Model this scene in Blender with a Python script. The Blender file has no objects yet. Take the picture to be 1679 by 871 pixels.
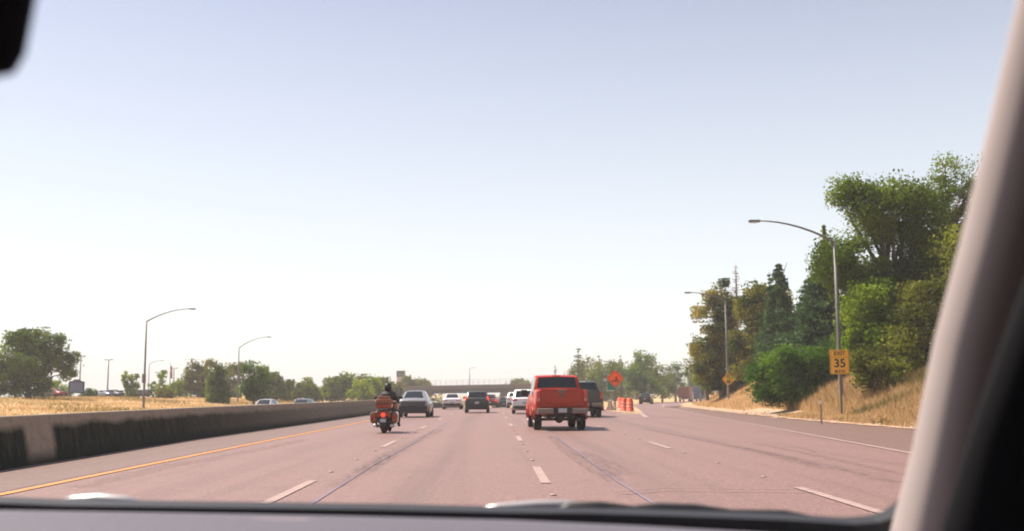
import bpy, bmesh, math, random
import numpy as np
from mathutils import Vector, Matrix
R = math.radians
random.seed(7)
rng = np.random.default_rng(11)
S = bpy.context.scene
C = S.collection

# ------------------------------------------------------------------ camera
FPX, CXP, CYP = 1720.0, 839.5, 435.5          # focal length and centre of the photograph, in its pixels
HORIZON, VPX, ROLL = 646.5, 806.0, 0.35
CAM = Vector((0, 0, 1.37))
pitch = math.atan((HORIZON - CYP) / FPX)
yaw = -math.atan((CXP - VPX) / FPX * math.cos(pitch))
M3 = (Matrix.Rotation(yaw, 3, 'Z') @ Matrix.Rotation(math.pi / 2 + pitch, 3, 'X') @ Matrix.Rotation(R(-ROLL), 3, 'Z'))
AX_R, AX_U, AX_F = M3 @ Vector((1, 0, 0)), M3 @ Vector((0, 1, 0)), M3 @ Vector((0, 0, -1))
cd = bpy.data.cameras.new('camera'); cam = bpy.data.objects.new('camera', cd); C.objects.link(cam)
cam.matrix_world = Matrix.Translation(CAM) @ M3.to_4x4()
cd.sensor_width = 36; cd.lens = FPX / 1679 * 36
cd.clip_start = 0.05; cd.clip_end = 6000
cd.dof.use_dof = True; cd.dof.focus_distance = 5.2; cd.dof.aperture_fstop = 4.6
S.camera = cam

def P(px, py, d):
    return CAM + d * (AX_F + AX_R * ((px - CXP) / FPX) - AX_U * ((py - CYP) / FPX))
def G(px, py, z=0.0):
    v = AX_F + AX_R * ((px - CXP) / FPX) - AX_U * ((py - CYP) / FPX)
    return CAM + v * ((z - CAM.z) / v.z)
def sc(d):
    return d / FPX                            # metres per photograph pixel at depth d

# ------------------------------------------------------------------ sky, sun, exposure
SUN_EL, SUN_AZ = 58.0, -68.0
w = bpy.data.worlds.new('World'); S.world = w; w.use_nodes = True
nt = w.node_tree; bg = nt.nodes['Background']
sky = nt.nodes.new('ShaderNodeTexSky'); sky.sky_type = 'NISHITA'; sky.sun_disc = False
sky.sun_elevation = R(SUN_EL); sky.sun_rotation = R(SUN_AZ)
sky.air_density = 1.0; sky.dust_density = 0.45; sky.ozone_density = 1.5
tint = nt.nodes.new('ShaderNodeMix'); tint.data_type = 'RGBA'; tint.blend_type = 'MULTIPLY'
tint.inputs[0].default_value = 1.0; tint.inputs[7].default_value = (1.22, 1.03, 1.02, 1)
bw = nt.nodes.new('ShaderNodeRGBToBW'); nt.links.new(sky.outputs[0], bw.inputs[0])
gry = nt.nodes.new('ShaderNodeMix'); gry.data_type = 'RGBA'; gry.inputs[0].default_value = 0.30      # dusty air: a paler, greyer blue
nt.links.new(sky.outputs[0], gry.inputs[6]); nt.links.new(bw.outputs[0], gry.inputs[7]); nt.links.new(gry.outputs[2], tint.inputs[6])
# summer haze: a pale veil over the whole sky, thicker towards the horizon all round
gco = nt.nodes.new('ShaderNodeTexCoord'); gsep = nt.nodes.new('ShaderNodeSeparateXYZ'); nt.links.new(gco.outputs['Generated'], gsep.inputs[0])
gmr = nt.nodes.new('ShaderNodeMapRange'); gmr.inputs[1].default_value = 0.02; gmr.inputs[2].default_value = 0.42; gmr.inputs[3].default_value = 0.72; gmr.inputs[4].default_value = 0.06
nt.links.new(gsep.outputs[2], gmr.inputs[0])
veil = nt.nodes.new('ShaderNodeMix'); veil.data_type = 'RGBA'; veil.inputs[0].default_value = 0.42; veil.inputs[7].default_value = (6.2, 6.75, 6.6, 1); nt.links.new(gmr.outputs[0], veil.inputs[0])
nt.links.new(tint.outputs[2], veil.inputs[6]); nt.links.new(veil.outputs[2], bg.inputs[0])
bg.inputs[1].default_value = 0.078
sl = bpy.data.lights.new('sun', 'SUN'); sun = bpy.data.objects.new('sun', sl); C.objects.link(sun)
sdir = Vector((math.sin(R(SUN_AZ)) * math.cos(R(SUN_EL)), math.cos(R(SUN_AZ)) * math.cos(R(SUN_EL)), math.sin(R(SUN_EL))))
sun.rotation_euler = (-sdir).to_track_quat('-Z', 'Y').to_euler()
sl.energy = 4.6; sl.angle = R(0.5); sl.color = (1.0, 0.89, 0.77)
vs = S.view_settings
vs.view_transform = 'Standard'; vs.look = 'None'; vs.gamma = 1.0; vs.use_curve_mapping = False; vs.exposure = 1.1
S.cycles.max_bounces = 6; S.cycles.transparent_max_bounces = 12; S.cycles.volume_bounces = 0
S.cycles.use_denoising = True; S.cycles.caustics_reflective = False; S.cycles.caustics_refractive = False

# ------------------------------------------------------------------ helpers: objects
def tag(o, label=None, cat=None, group=None, kind=None):
    if label: o['label'] = label
    if cat: o['category'] = cat
    if group: o['group'] = group
    if kind: o['kind'] = kind
    return o
def empty(name, loc, label, cat, group=None, rz=0):
    o = bpy.data.objects.new(name, None); C.objects.link(o)
    o.location = loc; o.rotation_euler = (0, 0, rz); o.empty_display_size = 0.3
    return tag(o, label, cat, group)
def link(name, me, mat, parent=None):
    if mat is not None: me.materials.clear(); me.materials.append(mat)
    o = bpy.data.objects.new(name, me); C.objects.link(o)
    if parent is not None: o.parent = parent
    return o
def kids(o): return [c for c in bpy.data.objects if c.parent == o]
def copy_tree(o, parent=None, over=None):
    c = o.copy(); C.objects.link(c); c.parent = parent
    for ch in o.children: copy_tree(ch, c)
    return c

class MB:
    def __init__(s): s.v = []; s.f = []; s.sm = []
    def add(s, vs_, fs, smooth=False):
        b = len(s.v); s.v += [tuple(p) for p in vs_]
        s.f += [tuple(i + b for i in f) for f in fs]; s.sm += [smooth] * len(fs)
        return s
    def box(s, c, d, rot=None, bev=0.0):
        bm = bmesh.new(); bmesh.ops.create_cube(bm, size=1)
        for v in bm.verts: v.co = Vector((v.co.x * d[0], v.co.y * d[1], v.co.z * d[2]))
        if bev > 0: bmesh.ops.bevel(bm, geom=bm.edges[:], offset=bev, segments=2, affect='EDGES', profile=0.5)
        bm.verts.index_update()
        m = (rot if rot is not None else Matrix.Identity(3))
        vs_ = [m @ v.co + Vector(c) for v in bm.verts]
        fs = [[v.index for v in f.verts] for f in bm.faces]; bm.free()
        return s.add(vs_, fs)
    def tube(s, pts, rad, n=8, cap=True, smooth=True):
        pts = [Vector(p) for p in pts]
        if not hasattr(rad, '__len__'): rad = [rad] * len(pts)
        vs_ = []; fs = []
        for i, p in enumerate(pts):
            t = (pts[min(i + 1, len(pts) - 1)] - pts[max(i - 1, 0)]).normalized()
            a = Vector((0, 0, 1)) if abs(t.z) < 0.9 else Vector((1, 0, 0))
            u = t.cross(a).normalized(); q = t.cross(u).normalized()
            for k in range(n):
                an = 2 * math.pi * k / n
                vs_.append(p + (u * math.cos(an) + q * math.sin(an)) * rad[i])
        for i in range(len(pts) - 1):
            for k in range(n):
                fs.append((i * n + k, i * n + (k + 1) % n, (i + 1) * n + (k + 1) % n, (i + 1) * n + k))
        if cap:
            fs.append(tuple(range(n))[::-1]); fs.append(tuple((len(pts) - 1) * n + k for k in range(n)))
        return s.add(vs_, fs, smooth)
    def lathe(s, prof, axis='Z', c=(0, 0, 0), n=16, smooth=True, sx=1.0, sy=1.0):
        vs_ = []; fs = []; c = Vector(c)
        for (r, h) in prof:
            for k in range(n):
                a = 2 * math.pi * k / n; x, y = r * math.cos(a) * sx, r * math.sin(a) * sy
                vs_.append(c + (Vector((x, y, h)) if axis == 'Z' else Vector((h, x, y)) if axis == 'X' else Vector((x, h, y))))
        m = len(prof)
        for i in range(m - 1):
            for k in range(n):
                fs.append((i * n + k, i * n + (k + 1) % n, (i + 1) * n + (k + 1) % n, (i + 1) * n + k))
        fs.append(tuple(range(n))[::-1]); fs.append(tuple((m - 1) * n + k for k in range(n)))
        return s.add(vs_, fs, smooth)
    def prism(s, poly, y0, y1):
        """polygon in the x/z plane, given depth along y"""
        n = len(poly); vs_ = [(x, y0, z) for x, z in poly] + [(x, y1, z) for x, z in poly]
        fs = [tuple(range(n)), tuple(range(2 * n - 1, n - 1, -1))]
        fs += [(i, i + n, (i + 1) % n + n, (i + 1) % n) for i in range(n)]
        return s.add(vs_, fs)
    def build(s, name, mat, parent=None):
        me = bpy.data.meshes.new(name); me.from_pydata(s.v, [], s.f)
        me.polygons.foreach_set('use_smooth', s.sm)
        bm = bmesh.new(); bm.from_mesh(me); bmesh.ops.recalc_face_normals(bm, faces=bm.faces[:]); bm.to_mesh(me); bm.free()
        me.update(); return link(name, me, mat, parent)

def np_mesh(name, verts, nper, mat, parent=None, tone=None):
    """verts: (faces*nper, 3); every face has its own corners"""
    n = len(verts); nf = n // nper
    me = bpy.data.meshes.new(name)
    me.vertices.add(n); me.vertices.foreach_set('co', np.ascontiguousarray(verts, dtype=np.float32).ravel())
    me.loops.add(n); me.loops.foreach_set('vertex_index', np.arange(n, dtype=np.int32))
    me.polygons.add(nf)
    me.polygons.foreach_set('loop_start', np.arange(0, n, nper, dtype=np.int32))
    me.polygons.foreach_set('loop_total', np.full(nf, nper, dtype=np.int32))
    if tone is not None:
        at = me.attributes.new('tone', 'FLOAT', 'FACE'); at.data.foreach_set('value', np.asarray(tone, dtype=np.float32))
    me.update(); me.validate()
    return link(name, me, mat, parent)

# ------------------------------------------------------------------ helpers: materials
def new_mat(name):
    m = bpy.data.materials.new(name); m.use_nodes = True
    return m, m.node_tree, m.node_tree.nodes['Principled BSDF']
def simple(name, col, rough=0.6, metal=0.0, coat=0.0, var=0.0, scale=8.0, spec=0.5, bump=0.0):
    m, t, b = new_mat(name)
    b.inputs['Base Color'].default_value = (*col, 1); b.inputs['Roughness'].default_value = rough
    b.inputs['Metallic'].default_value = metal; b.inputs['Coat Weight'].default_value = coat
    b.inputs['Specular IOR Level'].default_value = spec
    if var or bump:
        tc = t.nodes.new('ShaderNodeTexCoord'); no = t.nodes.new('ShaderNodeTexNoise')
        no.inputs['Scale'].default_value = scale; no.inputs['Detail'].default_value = 6
        t.links.new(tc.outputs['Object'], no.inputs['Vector'])
        if var:
            mr = t.nodes.new('ShaderNodeMapRange'); mr.inputs[3].default_value = 1 - var; mr.inputs[4].default_value = 1 + var
            t.links.new(no.outputs[0], mr.inputs[0])
            mx = t.nodes.new('ShaderNodeMix'); mx.data_type = 'RGBA'; mx.blend_type = 'MULTIPLY'; mx.inputs[0].default_value = 1
            mx.inputs[6].default_value = (*col, 1); t.links.new(mr.outputs[0], mx.inputs[7]); t.links.new(mx.outputs[2], b.inputs['Base Color'])
        if bump:
            bp = t.nodes.new('ShaderNodeBump'); bp.inputs['Strength'].default_value = bump; bp.inputs['Distance'].default_value = 0.02
            t.links.new(no.outputs[0], bp.inputs['Height']); t.links.new(bp.outputs[0], b.inputs['Normal'])
    return m
def N(t, typ, **kw):
    n = t.nodes.new(typ)
    for k, v in kw.items(): setattr(n, k, v)
    return n
def noise(t, vec, scale, detail=4, rough=0.55, dist=0.0):
    n = N(t, 'ShaderNodeTexNoise'); n.inputs['Scale'].default_value = scale; n.inputs['Detail'].default_value = detail
    n.inputs['Roughness'].default_value = rough; n.inputs['Distortion'].default_value = dist
    t.links.new(vec, n.inputs['Vector']); return n.outputs[0]
def ramp(t, fac, stops):
    n = N(t, 'ShaderNodeValToRGB'); e = n.color_ramp.elements
    while len(e) < len(stops): e.new(0.5)
    for i, (p, c) in enumerate(stops): e[i].position = p; e[i].color = (*c, 1) if len(c) == 3 else c
    t.links.new(fac, n.inputs[0]); return n.outputs[0]
def mixc(t, a, b, fac, mode='MIX'):
    n = N(t, 'ShaderNodeMix', data_type='RGBA', blend_type=mode)
    for s_, i in ((a, 6), (b, 7)):
        if isinstance(s_, tuple): n.inputs[i].default_value = (*s_, 1)
        else: t.links.new(s_, n.inputs[i])
    if isinstance(fac, float): n.inputs[0].default_value = fac
    else: t.links.new(fac, n.inputs[0])
    return n.outputs[2]
def mapr(t, v, a, b, c=0.0, d=1.0):
    n = N(t, 'ShaderNodeMapRange'); n.inputs[1].default_value = a; n.inputs[2].default_value = b
    n.inputs[3].default_value = c; n.inputs[4].default_value = d; t.links.new(v, n.inputs[0]); return n.outputs[0]
def mth(t, op, a, b=None):
    n = N(t, 'ShaderNodeMath', operation=op)
    for i, s_ in enumerate((a, b)):
        if s_ is None: continue
        if isinstance(s_, (int, float)): n.inputs[i].default_value = s_
        else: t.links.new(s_, n.inputs[i])
    return n.outputs[0]
def mapping(t, vec, scale=(1, 1, 1), loc=(0, 0, 0)):
    n = N(t, 'ShaderNodeMapping'); n.inputs['Scale'].default_value = scale; n.inputs['Location'].default_value = loc
    t.links.new(vec, n.inputs[0]); return n.outputs[0]
def leaf_mat(name, dark, mid, light, trans=0.45):
    g_ = lambda c: (min(c[0] * 1.22, .4), min(c[1] * 1.58, .4), c[2] * 0.66)
    dark, mid, light = g_(dark), g_(mid), g_(light)
    m, t, b = new_mat(name)
    at = N(t, 'ShaderNodeAttribute', attribute_name='tone'); tc = N(t, 'ShaderNodeTexCoord')
    nz = noise(t, tc.outputs['Object'], 0.45, 3)
    f = mth(t, 'ADD', mth(t, 'MULTIPLY', at.outputs['Fac'], 0.65), mapr(t, nz, 0.3, 0.7, -0.05, 0.4))
    col = ramp(t, f, [(0.05, dark), (0.5, mid), (0.95, light)])
    t.links.new(col, b.inputs['Base Color']); b.inputs['Roughness'].default_value = 0.65; b.inputs['Specular IOR Level'].default_value = 0.12
    tr = N(t, 'ShaderNodeBsdfTranslucent'); t.links.new(mixc(t, col, (0.9, 1.0, 0.35), 1.0, 'MULTIPLY'), tr.inputs[0])
    ms = N(t, 'ShaderNodeMixShader'); ms.inputs[0].default_value = trans
    t.links.new(b.outputs[0], ms.inputs[1]); t.links.new(tr.outputs[0], ms.inputs[2])
    t.links.new(ms.outputs[0], t.nodes['Material Output'].inputs[0]); return m

BARK = simple('bark', (0.11, 0.085, 0.065), 0.9, var=0.35, scale=6, bump=0.6)
BARK_PALE = simple('pale bark', (0.26, 0.20, 0.18), 0.9, var=0.3, scale=6, bump=0.4)
STEEL = simple('galvanised steel', (0.15, 0.145, 0.14), 0.6, 0.25, var=0.15, scale=3)
STEEL_DARK = simple('weathered steel', (0.16, 0.15, 0.14), 0.6, 0.3, var=0.25, scale=4)
BLACK = simple('black paint', (0.012, 0.012, 0.013), 0.5)
RUBBER = simple('tyre rubber', (0.022, 0.022, 0.022), 0.85, var=0.2, scale=20)
ALLOY = simple('alloy', (0.42, 0.42, 0.43), 0.35, 0.8, var=0.1)
CHROME = simple('chrome', (0.62, 0.60, 0.58), 0.22, 0.9, var=0.08)
PLASTIC = simple('black plastic', (0.022, 0.022, 0.024), 0.6, var=0.2, scale=15)
GLASS_DARK = simple('tinted car glass', (0.012, 0.016, 0.018), 0.06, spec=0.6, var=0.2, scale=2)
LAMP_RED = simple('red lamp lens', (0.45, 0.02, 0.012), 0.2, coat=0.5, var=0.15, scale=10)
LAMP_WHITE = simple('clear lamp lens', (0.75, 0.74, 0.7), 0.15, coat=0.6)
PLATE = simple('licence plate', (0.42, 0.42, 0.45), 0.45, var=0.12, scale=30)
def paint(name, col, metal=0.0, rough=0.32):
    return simple(name, col, rough, metal, coat=0.7, var=0.06, scale=2.5)
BRAKE = simple('lit brake lamp', (0.6, 0.03, 0.02), 0.25, coat=0.4)
BRAKE.node_tree.nodes['Principled BSDF'].inputs['Emission Color'].default_value = (1.0, 0.06, 0.035, 1)
BRAKE.node_tree.nodes['Principled BSDF'].inputs['Emission Strength'].default_value = 0.55

# ------------------------------------------------------------------ terrain
def lerp_tab(tab, y):
    xs = [p[0] for p in tab]; ys = [p[1] for p in tab]
    return np.interp(y, xs, ys)
XR = [(-60, 15.6), (39, 15.6), (53, 15.5), (80, 17.2), (107, 19.4), (155, 27.6), (230, 45), (300, 66), (420, 110)]
RAMP_L = [(60, 9.2), (75, 10.6), (118, 15.7), (155, 20.6), (230, 36.5), (300, 57), (420, 100)]
XL = [(-60, -9.25), (20, -9.25), (34, -9.5), (52, -9.0), (70, -8.6), (100, -8.3), (160, -8.3), (330, -8.4)]
MAIN_R = [(60, 9.2), (75, 9.4), (110, 8.6), (330, 8.4)]
def sm(t): t = np.clip(t, 0, 1); return t * t * (3 - 2 * t)
def T(x, y):
    x = np.asarray(x, float); y = np.asarray(y, float)
    dip = -2.7 * sm((y - 92) / 195)
    wr = np.where(x > 5, 1 - 0.72 * sm((x - 9) / 12), 1.0) * np.where(x < -9, 1 - sm((-x - 10) / 22), 1.0)
    e = x - lerp_tab(XR, y) - 1.3
    bank = 4.4 * sm(e / 9.5) * (1 - 0.75 * sm((y - 125) / 80)) * (0.5 + 0.5 * sm((y - 48) / 45))
    left = 1.15 * sm((-x - 30) / 30) - 0.38 * sm((-x - 10) / 3) * sm((x + 32) / 4)
    mic = 0.12 * np.sin(x * 0.31 + 1.3) * np.sin(y * 0.17) * np.clip((np.abs(x - 2) - 20) / 10, 0, 1)
    return dip * wr + bank + left + mic
def Tz(x, y): return float(T(x, y))

# ground sheet: one grid, finer near the road, dropped a little below the paved strips
gx = np.unique(np.concatenate([np.arange(-1000, -120, 40), np.arange(-120, -30, 4), np.arange(-30, 50, 0.8), np.arange(50, 120, 4), np.arange(120, 1001, 40)]))
gy = np.unique(np.concatenate([np.arange(-100, 0, 20), np.arange(0, 130, 1.5), np.arange(130, 340, 5), np.arange(340, 1501, 40)]))
GX, GY = np.meshgrid(gx, gy)
GZ = T(GX, GY)
inroad = ((GX > lerp_tab(XL, GY) - 17.5) & (GX < np.where(GY < 72, lerp_tab(XR, GY) - 0.35, lerp_tab(MAIN_R, GY) - 0.2))) | \
         ((GY >= 60) & (GX > lerp_tab(RAMP_L, GY) + 0.2) & (GX < lerp_tab(XR, GY) - 0.35))
GZ = GZ - np.where(inroad, 0.14, 0.0) + np.where(inroad, 0, 0.02 * np.sin(GX * 3.1) * np.cos(GY * 2.3))
nx, ny = len(gx), len(gy)
idx = np.arange(nx * ny).reshape(ny, nx)
gf = np.stack([idx[:-1, :-1], idx[:-1, 1:], idx[1:, 1:], idx[1:, :-1]], -1).reshape(-1, 4)
gme = bpy.data.meshes.new('ground'); gme.from_pydata(np.stack([GX, GY, GZ], -1).reshape(-1, 3).tolist(), [], gf.tolist())
gme.polygons.foreach_set('use_smooth', [True] * len(gf))
GM, t, b = new_mat('dry grass and dirt')
tc = N(t, 'ShaderNodeTexCoord'); v = tc.outputs['Object']
n1, n2, n3 = noise(t, v, 0.12, 5), noise(t, v, 1.3, 6, 0.7), noise(t, v, 14, 4, 0.7)
straw = ramp(t, n2, [(0.3, (0.32, 0.19, 0.075)), (0.55, (0.50, 0.31, 0.13)), (0.8, (0.60, 0.41, 0.21))])
green = ramp(t, n3, [(0.3, (0.10, 0.105, 0.035)), (0.7, (0.22, 0.20, 0.07))])
colr = mixc(t, straw, green, mapr(t, n1, 0.52, 0.66, 0, 0.75))
colr = mixc(t, colr, mixc(t, colr, (0.62, 0.5, 0.4), 0.5), mapr(t, n3, 0.5, 0.75, 0, 0.6))
t.links.new(colr, b.inputs['Base Color']); b.inputs['Roughness'].default_value = 0.95
bp = N(t, 'ShaderNodeBump'); bp.inputs['Strength'].default_value = 0.8; bp.inputs['Distance'].default_value = 0.08
t.links.new(n3, bp.inputs['Height']); t.links.new(bp.outputs[0], b.inputs['Normal'])
tag(link('ground', gme, GM), kind='structure')

# ------------------------------------------------------------------ roads
def strip(name, ys, xl, xr, dz, mat, parent=None, cols=1, kind=None):
    vs_ = []; fs = []
    for y in ys:
        a, c = xl(y), xr(y)
        for k in range(cols + 1):
            x = a + (c - a) * k / cols
            vs_.append((x, y, Tz(x, y) + dz))
    m = cols + 1
    for i in range(len(ys) - 1):
        for k in range(cols):
            fs.append((i * m + k, i * m + k + 1, (i + 1) * m + k + 1, (i + 1) * m + k))
    me = bpy.data.meshes.new(name); me.from_pydata(vs_, [], fs); me.update()
    o = link(name, me, mat, parent)
    if kind: o['kind'] = kind
    return o
def road_mat(name, base, dark, speck=0.5, lanes=True):
    m, t, b = new_mat(name)
    tc = N(t, 'ShaderNodeTexCoord'); v = tc.outputs['Object']
    grain = noise(t, v, 30, 3, 0.9); grain2 = noise(t, v, 11, 5, 0.85); blot = noise(t, v, 0.35, 6, 0.65)
    streak = noise(t, mapping(t, v, (1.6, 0.03, 1)), 1.0, 6, 0.65); fine = noise(t, mapping(t, v, (7, 0.10, 1)), 1.0, 5, 0.7)
    col = mixc(t, tuple(base), tuple(dark), mapr(t, grain, 0.40, 0.62, 0, speck + .45))
    col = mixc(t, col, tuple(c * 1.28 for c in base), mapr(t, grain2, 0.48, 0.68, 0, 0.6))
    pit = noise(t, v, 70, 2, 0.9); agg = N(t, 'ShaderNodeTexVoronoi'); agg.inputs['Scale'].default_value = 34; t.links.new(v, agg.inputs['Vector'])
    av = N(t, 'ShaderNodeSeparateXYZ'); t.links.new(agg.outputs['Color'], av.inputs[0])
    col = mixc(t, col, tuple(c * 0.42 for c in base), mapr(t, av.outputs[0], 0.80, 0.95, 0, 0.6))
    col = mixc(t, col, tuple(min(1, c * 1.75) for c in base), mapr(t, av.outputs[1], 0.82, 0.97, 0, 0.5))
    col = mixc(t, col, tuple(c * 0.45 for c in base), mapr(t, pit, 0.55, 0.7, 0, 0.6))
    col = mixc(t, col, tuple(dark), mapr(t, streak, 0.52, 0.78, 0, 0.62))
    col = mixc(t, col, tuple(dark), mapr(t, fine, 0.58, 0.8, 0, 0.35))
    col = mixc(t, col, tuple(dark), mapr(t, blot, 0.55, 0.8, 0, 0.4))
    if lanes:      # worn wheel paths and the oil line in the middle of each lane
        sx = N(t, 'ShaderNodeSeparateXYZ'); t.links.new(v, sx.inputs[0])
        ph = mth(t, 'FRACT', mth(t, 'DIVIDE', mth(t, 'ADD', sx.outputs[0], 2.9 + 36.6), 3.66))
        oil = mapr(t, mth(t, 'ABSOLUTE', mth(t, 'SUBTRACT', ph, 0.5)), 0.03, 0.13, 1, 0)
        col = mixc(t, col, tuple(dark), mth(t, 'MULTIPLY', oil, mapr(t, streak, 0.35, 0.6, 0.05, 0.4)))
    t.links.new(col, b.inputs['Base Color']); b.inputs['Roughness'].default_value = 0.58; b.inputs['Specular IOR Level'].default_value = 0.55
    bp = N(t, 'ShaderNodeBump'); bp.inputs['Strength'].default_value = 0.22; bp.inputs['Distance'].default_value = 0.01
    t.links.new(grain, bp.inputs['Height']); t.links.new(bp.outputs[0], b.inputs['Normal'])
    return m
ROAD = road_mat('worn concrete lanes', (0.218, 0.123, 0.103), (0.100, 0.058, 0.050))
SHOULDER = road_mat('asphalt shoulder', (0.164, 0.092, 0.070), (0.092, 0.053, 0.041), lanes=False)
INNER_SH = road_mat('tan inner shoulder', (0.165, 0.100, 0.078), (0.092, 0.058, 0.046), lanes=False)
MARK_W = simple('worn white road paint', (0.29, 0.205, 0.18), 0.7, var=0.4, scale=7)
MARK_Y = simple('yellow road paint', (0.46, 0.20, 0.05), 0.8, var=0.25, scale=5)
SEAL = simple('bluish joint sealant', (0.165, 0.125, 0.155), 0.55, var=0.25, scale=3)
EDGE_LINE = [(-60, 7.9), (10, 8.15), (23.2, 9.3), (36.7, 10.5), (51.6, 11.8), (84, 14.8), (107, 17.2), (155, 25.4), (230, 42.8), (300, 63)]
f = lambda tab, off=0.0: (lambda y: float(lerp_tab(tab, y)) + off)
ys_near = list(np.arange(-60, 72, 4.0)) + [72.0]
ys_far = [72.0] + list(np.arange(75, 331, 5.0))
road = strip('road', ys_near + ys_far[1:], f(XL, 0.0), lambda y: f(EDGE_LINE, 0.1)(y) if y < 62 else f(MAIN_R)(y) if y > 74 else f(EDGE_LINE, 0.1)(62) + (f(MAIN_R)(74) - f(EDGE_LINE, 0.1)(62)) * (y - 62) / 12, 0.0, ROAD, cols=16, kind='structure')
strip('road_shoulder', [-60] + list(np.arange(-40, 108, 4.0)), f(EDGE_LINE, 0.1), f(XR), 0.0, SHOULDER, cols=8, kind='structure')
strip('exit_ramp', [60] + list(np.arange(64, 330, 6.0)), f(RAMP_L), lambda y: f(EDGE_LINE, 0.1)(y) if y < 107 else f(XR)(y), 0.006, ROAD, cols=8, kind='structure')
strip('opposite_road', list(np.arange(-60, 331, 6.0)), f(XL, -17.0), f(XL, -0.75), 0.0, ROAD, cols=14, kind='structure')

strip('inner_shoulder', list(np.arange(-60, 331, 5.0)), f(XL, 0.0), lambda y: float(np.interp(y, [-60, 14, 24, 55, 100, 330], [-7.15, -7.15, -7.12, -6.82, -6.7, -6.7])), 0.005, INNER_SH, cols=3, kind='structure')
def line(name, tab, y0, y1, wd, mat, off=0.0, dz=0.011):
    return strip(name, list(np.linspace(y0, y1, max(2, int((y1 - y0) / 4)))), f(tab, off - wd / 2), f(tab, off + wd / 2), dz, mat, road)
YEL = [(-60, -6.95), (14, -6.95), (24, -6.92), (55, -6.62), (100, -6.5), (330, -6.5)]
line('yellow_edge_line', YEL, 2, 320, 0.16, MARK_Y)
line('white_edge_line', EDGE_LINE, 4, 300, 0.15, MARK_W, dz=0.014)
line('gore_line', [(60, 8.75), (118, 15.5), (155, 20.8)], 60, 150, 0.28, MARK_W, 0.0, 0.016)
line('gore_line', [(62, 8.5), (110, 8.1), (330, 7.9)], 62, 300, 0.15, MARK_W)
lane_x = [-2.9, 0.82, 4.42]
starts = [G(430, 828).y, G(890, 793).y, G(1468, 848).y]
for lx, y0 in zip(lane_x, starts):
    y0 -= 14.63 * 2
    k = 0
    while y0 < 250:
        if y0 > 1:
            strip('lane_dash', [y0, y0 + 1.8, y0 + 3.66], lambda y: lx - 0.075, lambda y: lx + 0.075, 0.011, MARK_W, road)
            for q in (5.6, 9.15, 12.7):      # raised markers in the gap
                if y0 + q < 120:
                    bxs = MB(); bxs.lathe([(0.05, 0), (0.05, 0.006), (0.03, 0.018)], n=10, c=(lx, y0 + q, Tz(lx, y0 + q) + 0.004)); bxs.build('road_marker', MARK_W, road)
        y0 += 14.63
# sealed joints running along the lanes
SL = [(-60, -2.35), (9, -2.35), (200, -2.35)]
line('joint_sealant', [(2, -2.35), (14, -2.28), (20, -2.36), (30, -2.25), (60, -2.3)], 4, 60, 0.045, SEAL, 0, 0.009)
line('joint_sealant', [(2, 1.95), (12, 2.02), (18, 1.95), (26, 2.04), (40, 2.0)], 4, 90, 0.05, SEAL, 0, 0.009)
# skid marks and a cross crack
m, t, b = new_mat('tyre skid'); b.inputs['Base Color'].default_value = (0.075, 0.052, 0.047, 1); b.inputs['Roughness'].default_value = 0.8
tc = N(t, 'ShaderNodeTexCoord'); tr = N(t, 'ShaderNodeBsdfTransparent'); ms = N(t, 'ShaderNodeMixShader')
fac = mth(t, 'MULTIPLY', mapr(t, noise(t, mapping(t, tc.outputs['Object'], (9, 1.2, 1)), 1.0, 5, 0.7), 0.38, 0.68, 0.0, 0.34), mapr(t, noise(t, tc.outputs['Object'], 30, 3, 0.8), 0.3, 0.6, 0.45, 1))
t.links.new(fac, ms.inputs[0]); t.links.new(tr.outputs[0], ms.inputs[1]); t.links.new(b.outputs[0], ms.inputs[2])
t.links.new(ms.outputs[0], t.nodes['Material Output'].inputs[0]); SKID = m
def ribbon(name, pts, wd, mat, dz):
    pts = [Vector((p.x, p.y, 0)) for p in pts]; vs_ = []; fs = []
    fine = []
    for i in range(len(pts) - 1):
        for k in range(5): fine.append(pts[i].lerp(pts[i + 1], k / 5))
    fine.append(pts[-1])
    for i, p in enumerate(fine):
        tn = (fine[min(i + 1, len(fine) - 1)] - fine[max(i - 1, 0)]).normalized(); s_ = Vector((-tn.y, tn.x, 0)) * wd / 2
        for q in (p - s_, p + s_): vs_.append((q.x, q.y, Tz(q.x, q.y) + dz))
    fs = [(2 * i, 2 * i + 1, 2 * i + 3, 2 * i + 2) for i in range(len(fine) - 1)]
    me = bpy.data.meshes.new(name); me.from_pydata(vs_, [], fs); me.update(); return link(name, me, mat, road)
for i, (pp, wd) in enumerate([
    ([(1210, 733), (1300, 752), (1380, 771), (1470, 793)], 0.24), ([(1240, 728), (1340, 748), (1420, 766), (1500, 782)], 0.26),
    ([(1180, 722), (1290, 732), (1330, 739), (1336, 744)], 0.12), ([(1060, 705), (1150, 722), (1260, 745), (1350, 770)], 0.3),
    ([(905, 716), (930, 740), (965, 765), (1010, 790)], 0.34), ([(950, 742), (985, 757), (1020, 780)], 0.5),
    ([(310, 757), (220, 778), (130, 800)], 0.5), ([(500, 722), (400, 742), (300, 762)], 0.45),
    ([(720, 705), (660, 735), (590, 775)], 0.4), ([(640, 745), (590, 775), (545, 800)], 0.3)]):
    ribbon('skid_mark', [G(*q) for q in pp], wd, SKID, 0.017 + 0.002 * i)
ribbon('pavement_crack', [G(*q) for q in [(1010, 812), (1090, 806), (1180, 807), (1270, 808), (1340, 809)]], 0.03, simple('crack', (0.05, 0.035, 0.03), 0.9), 0.04)

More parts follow.
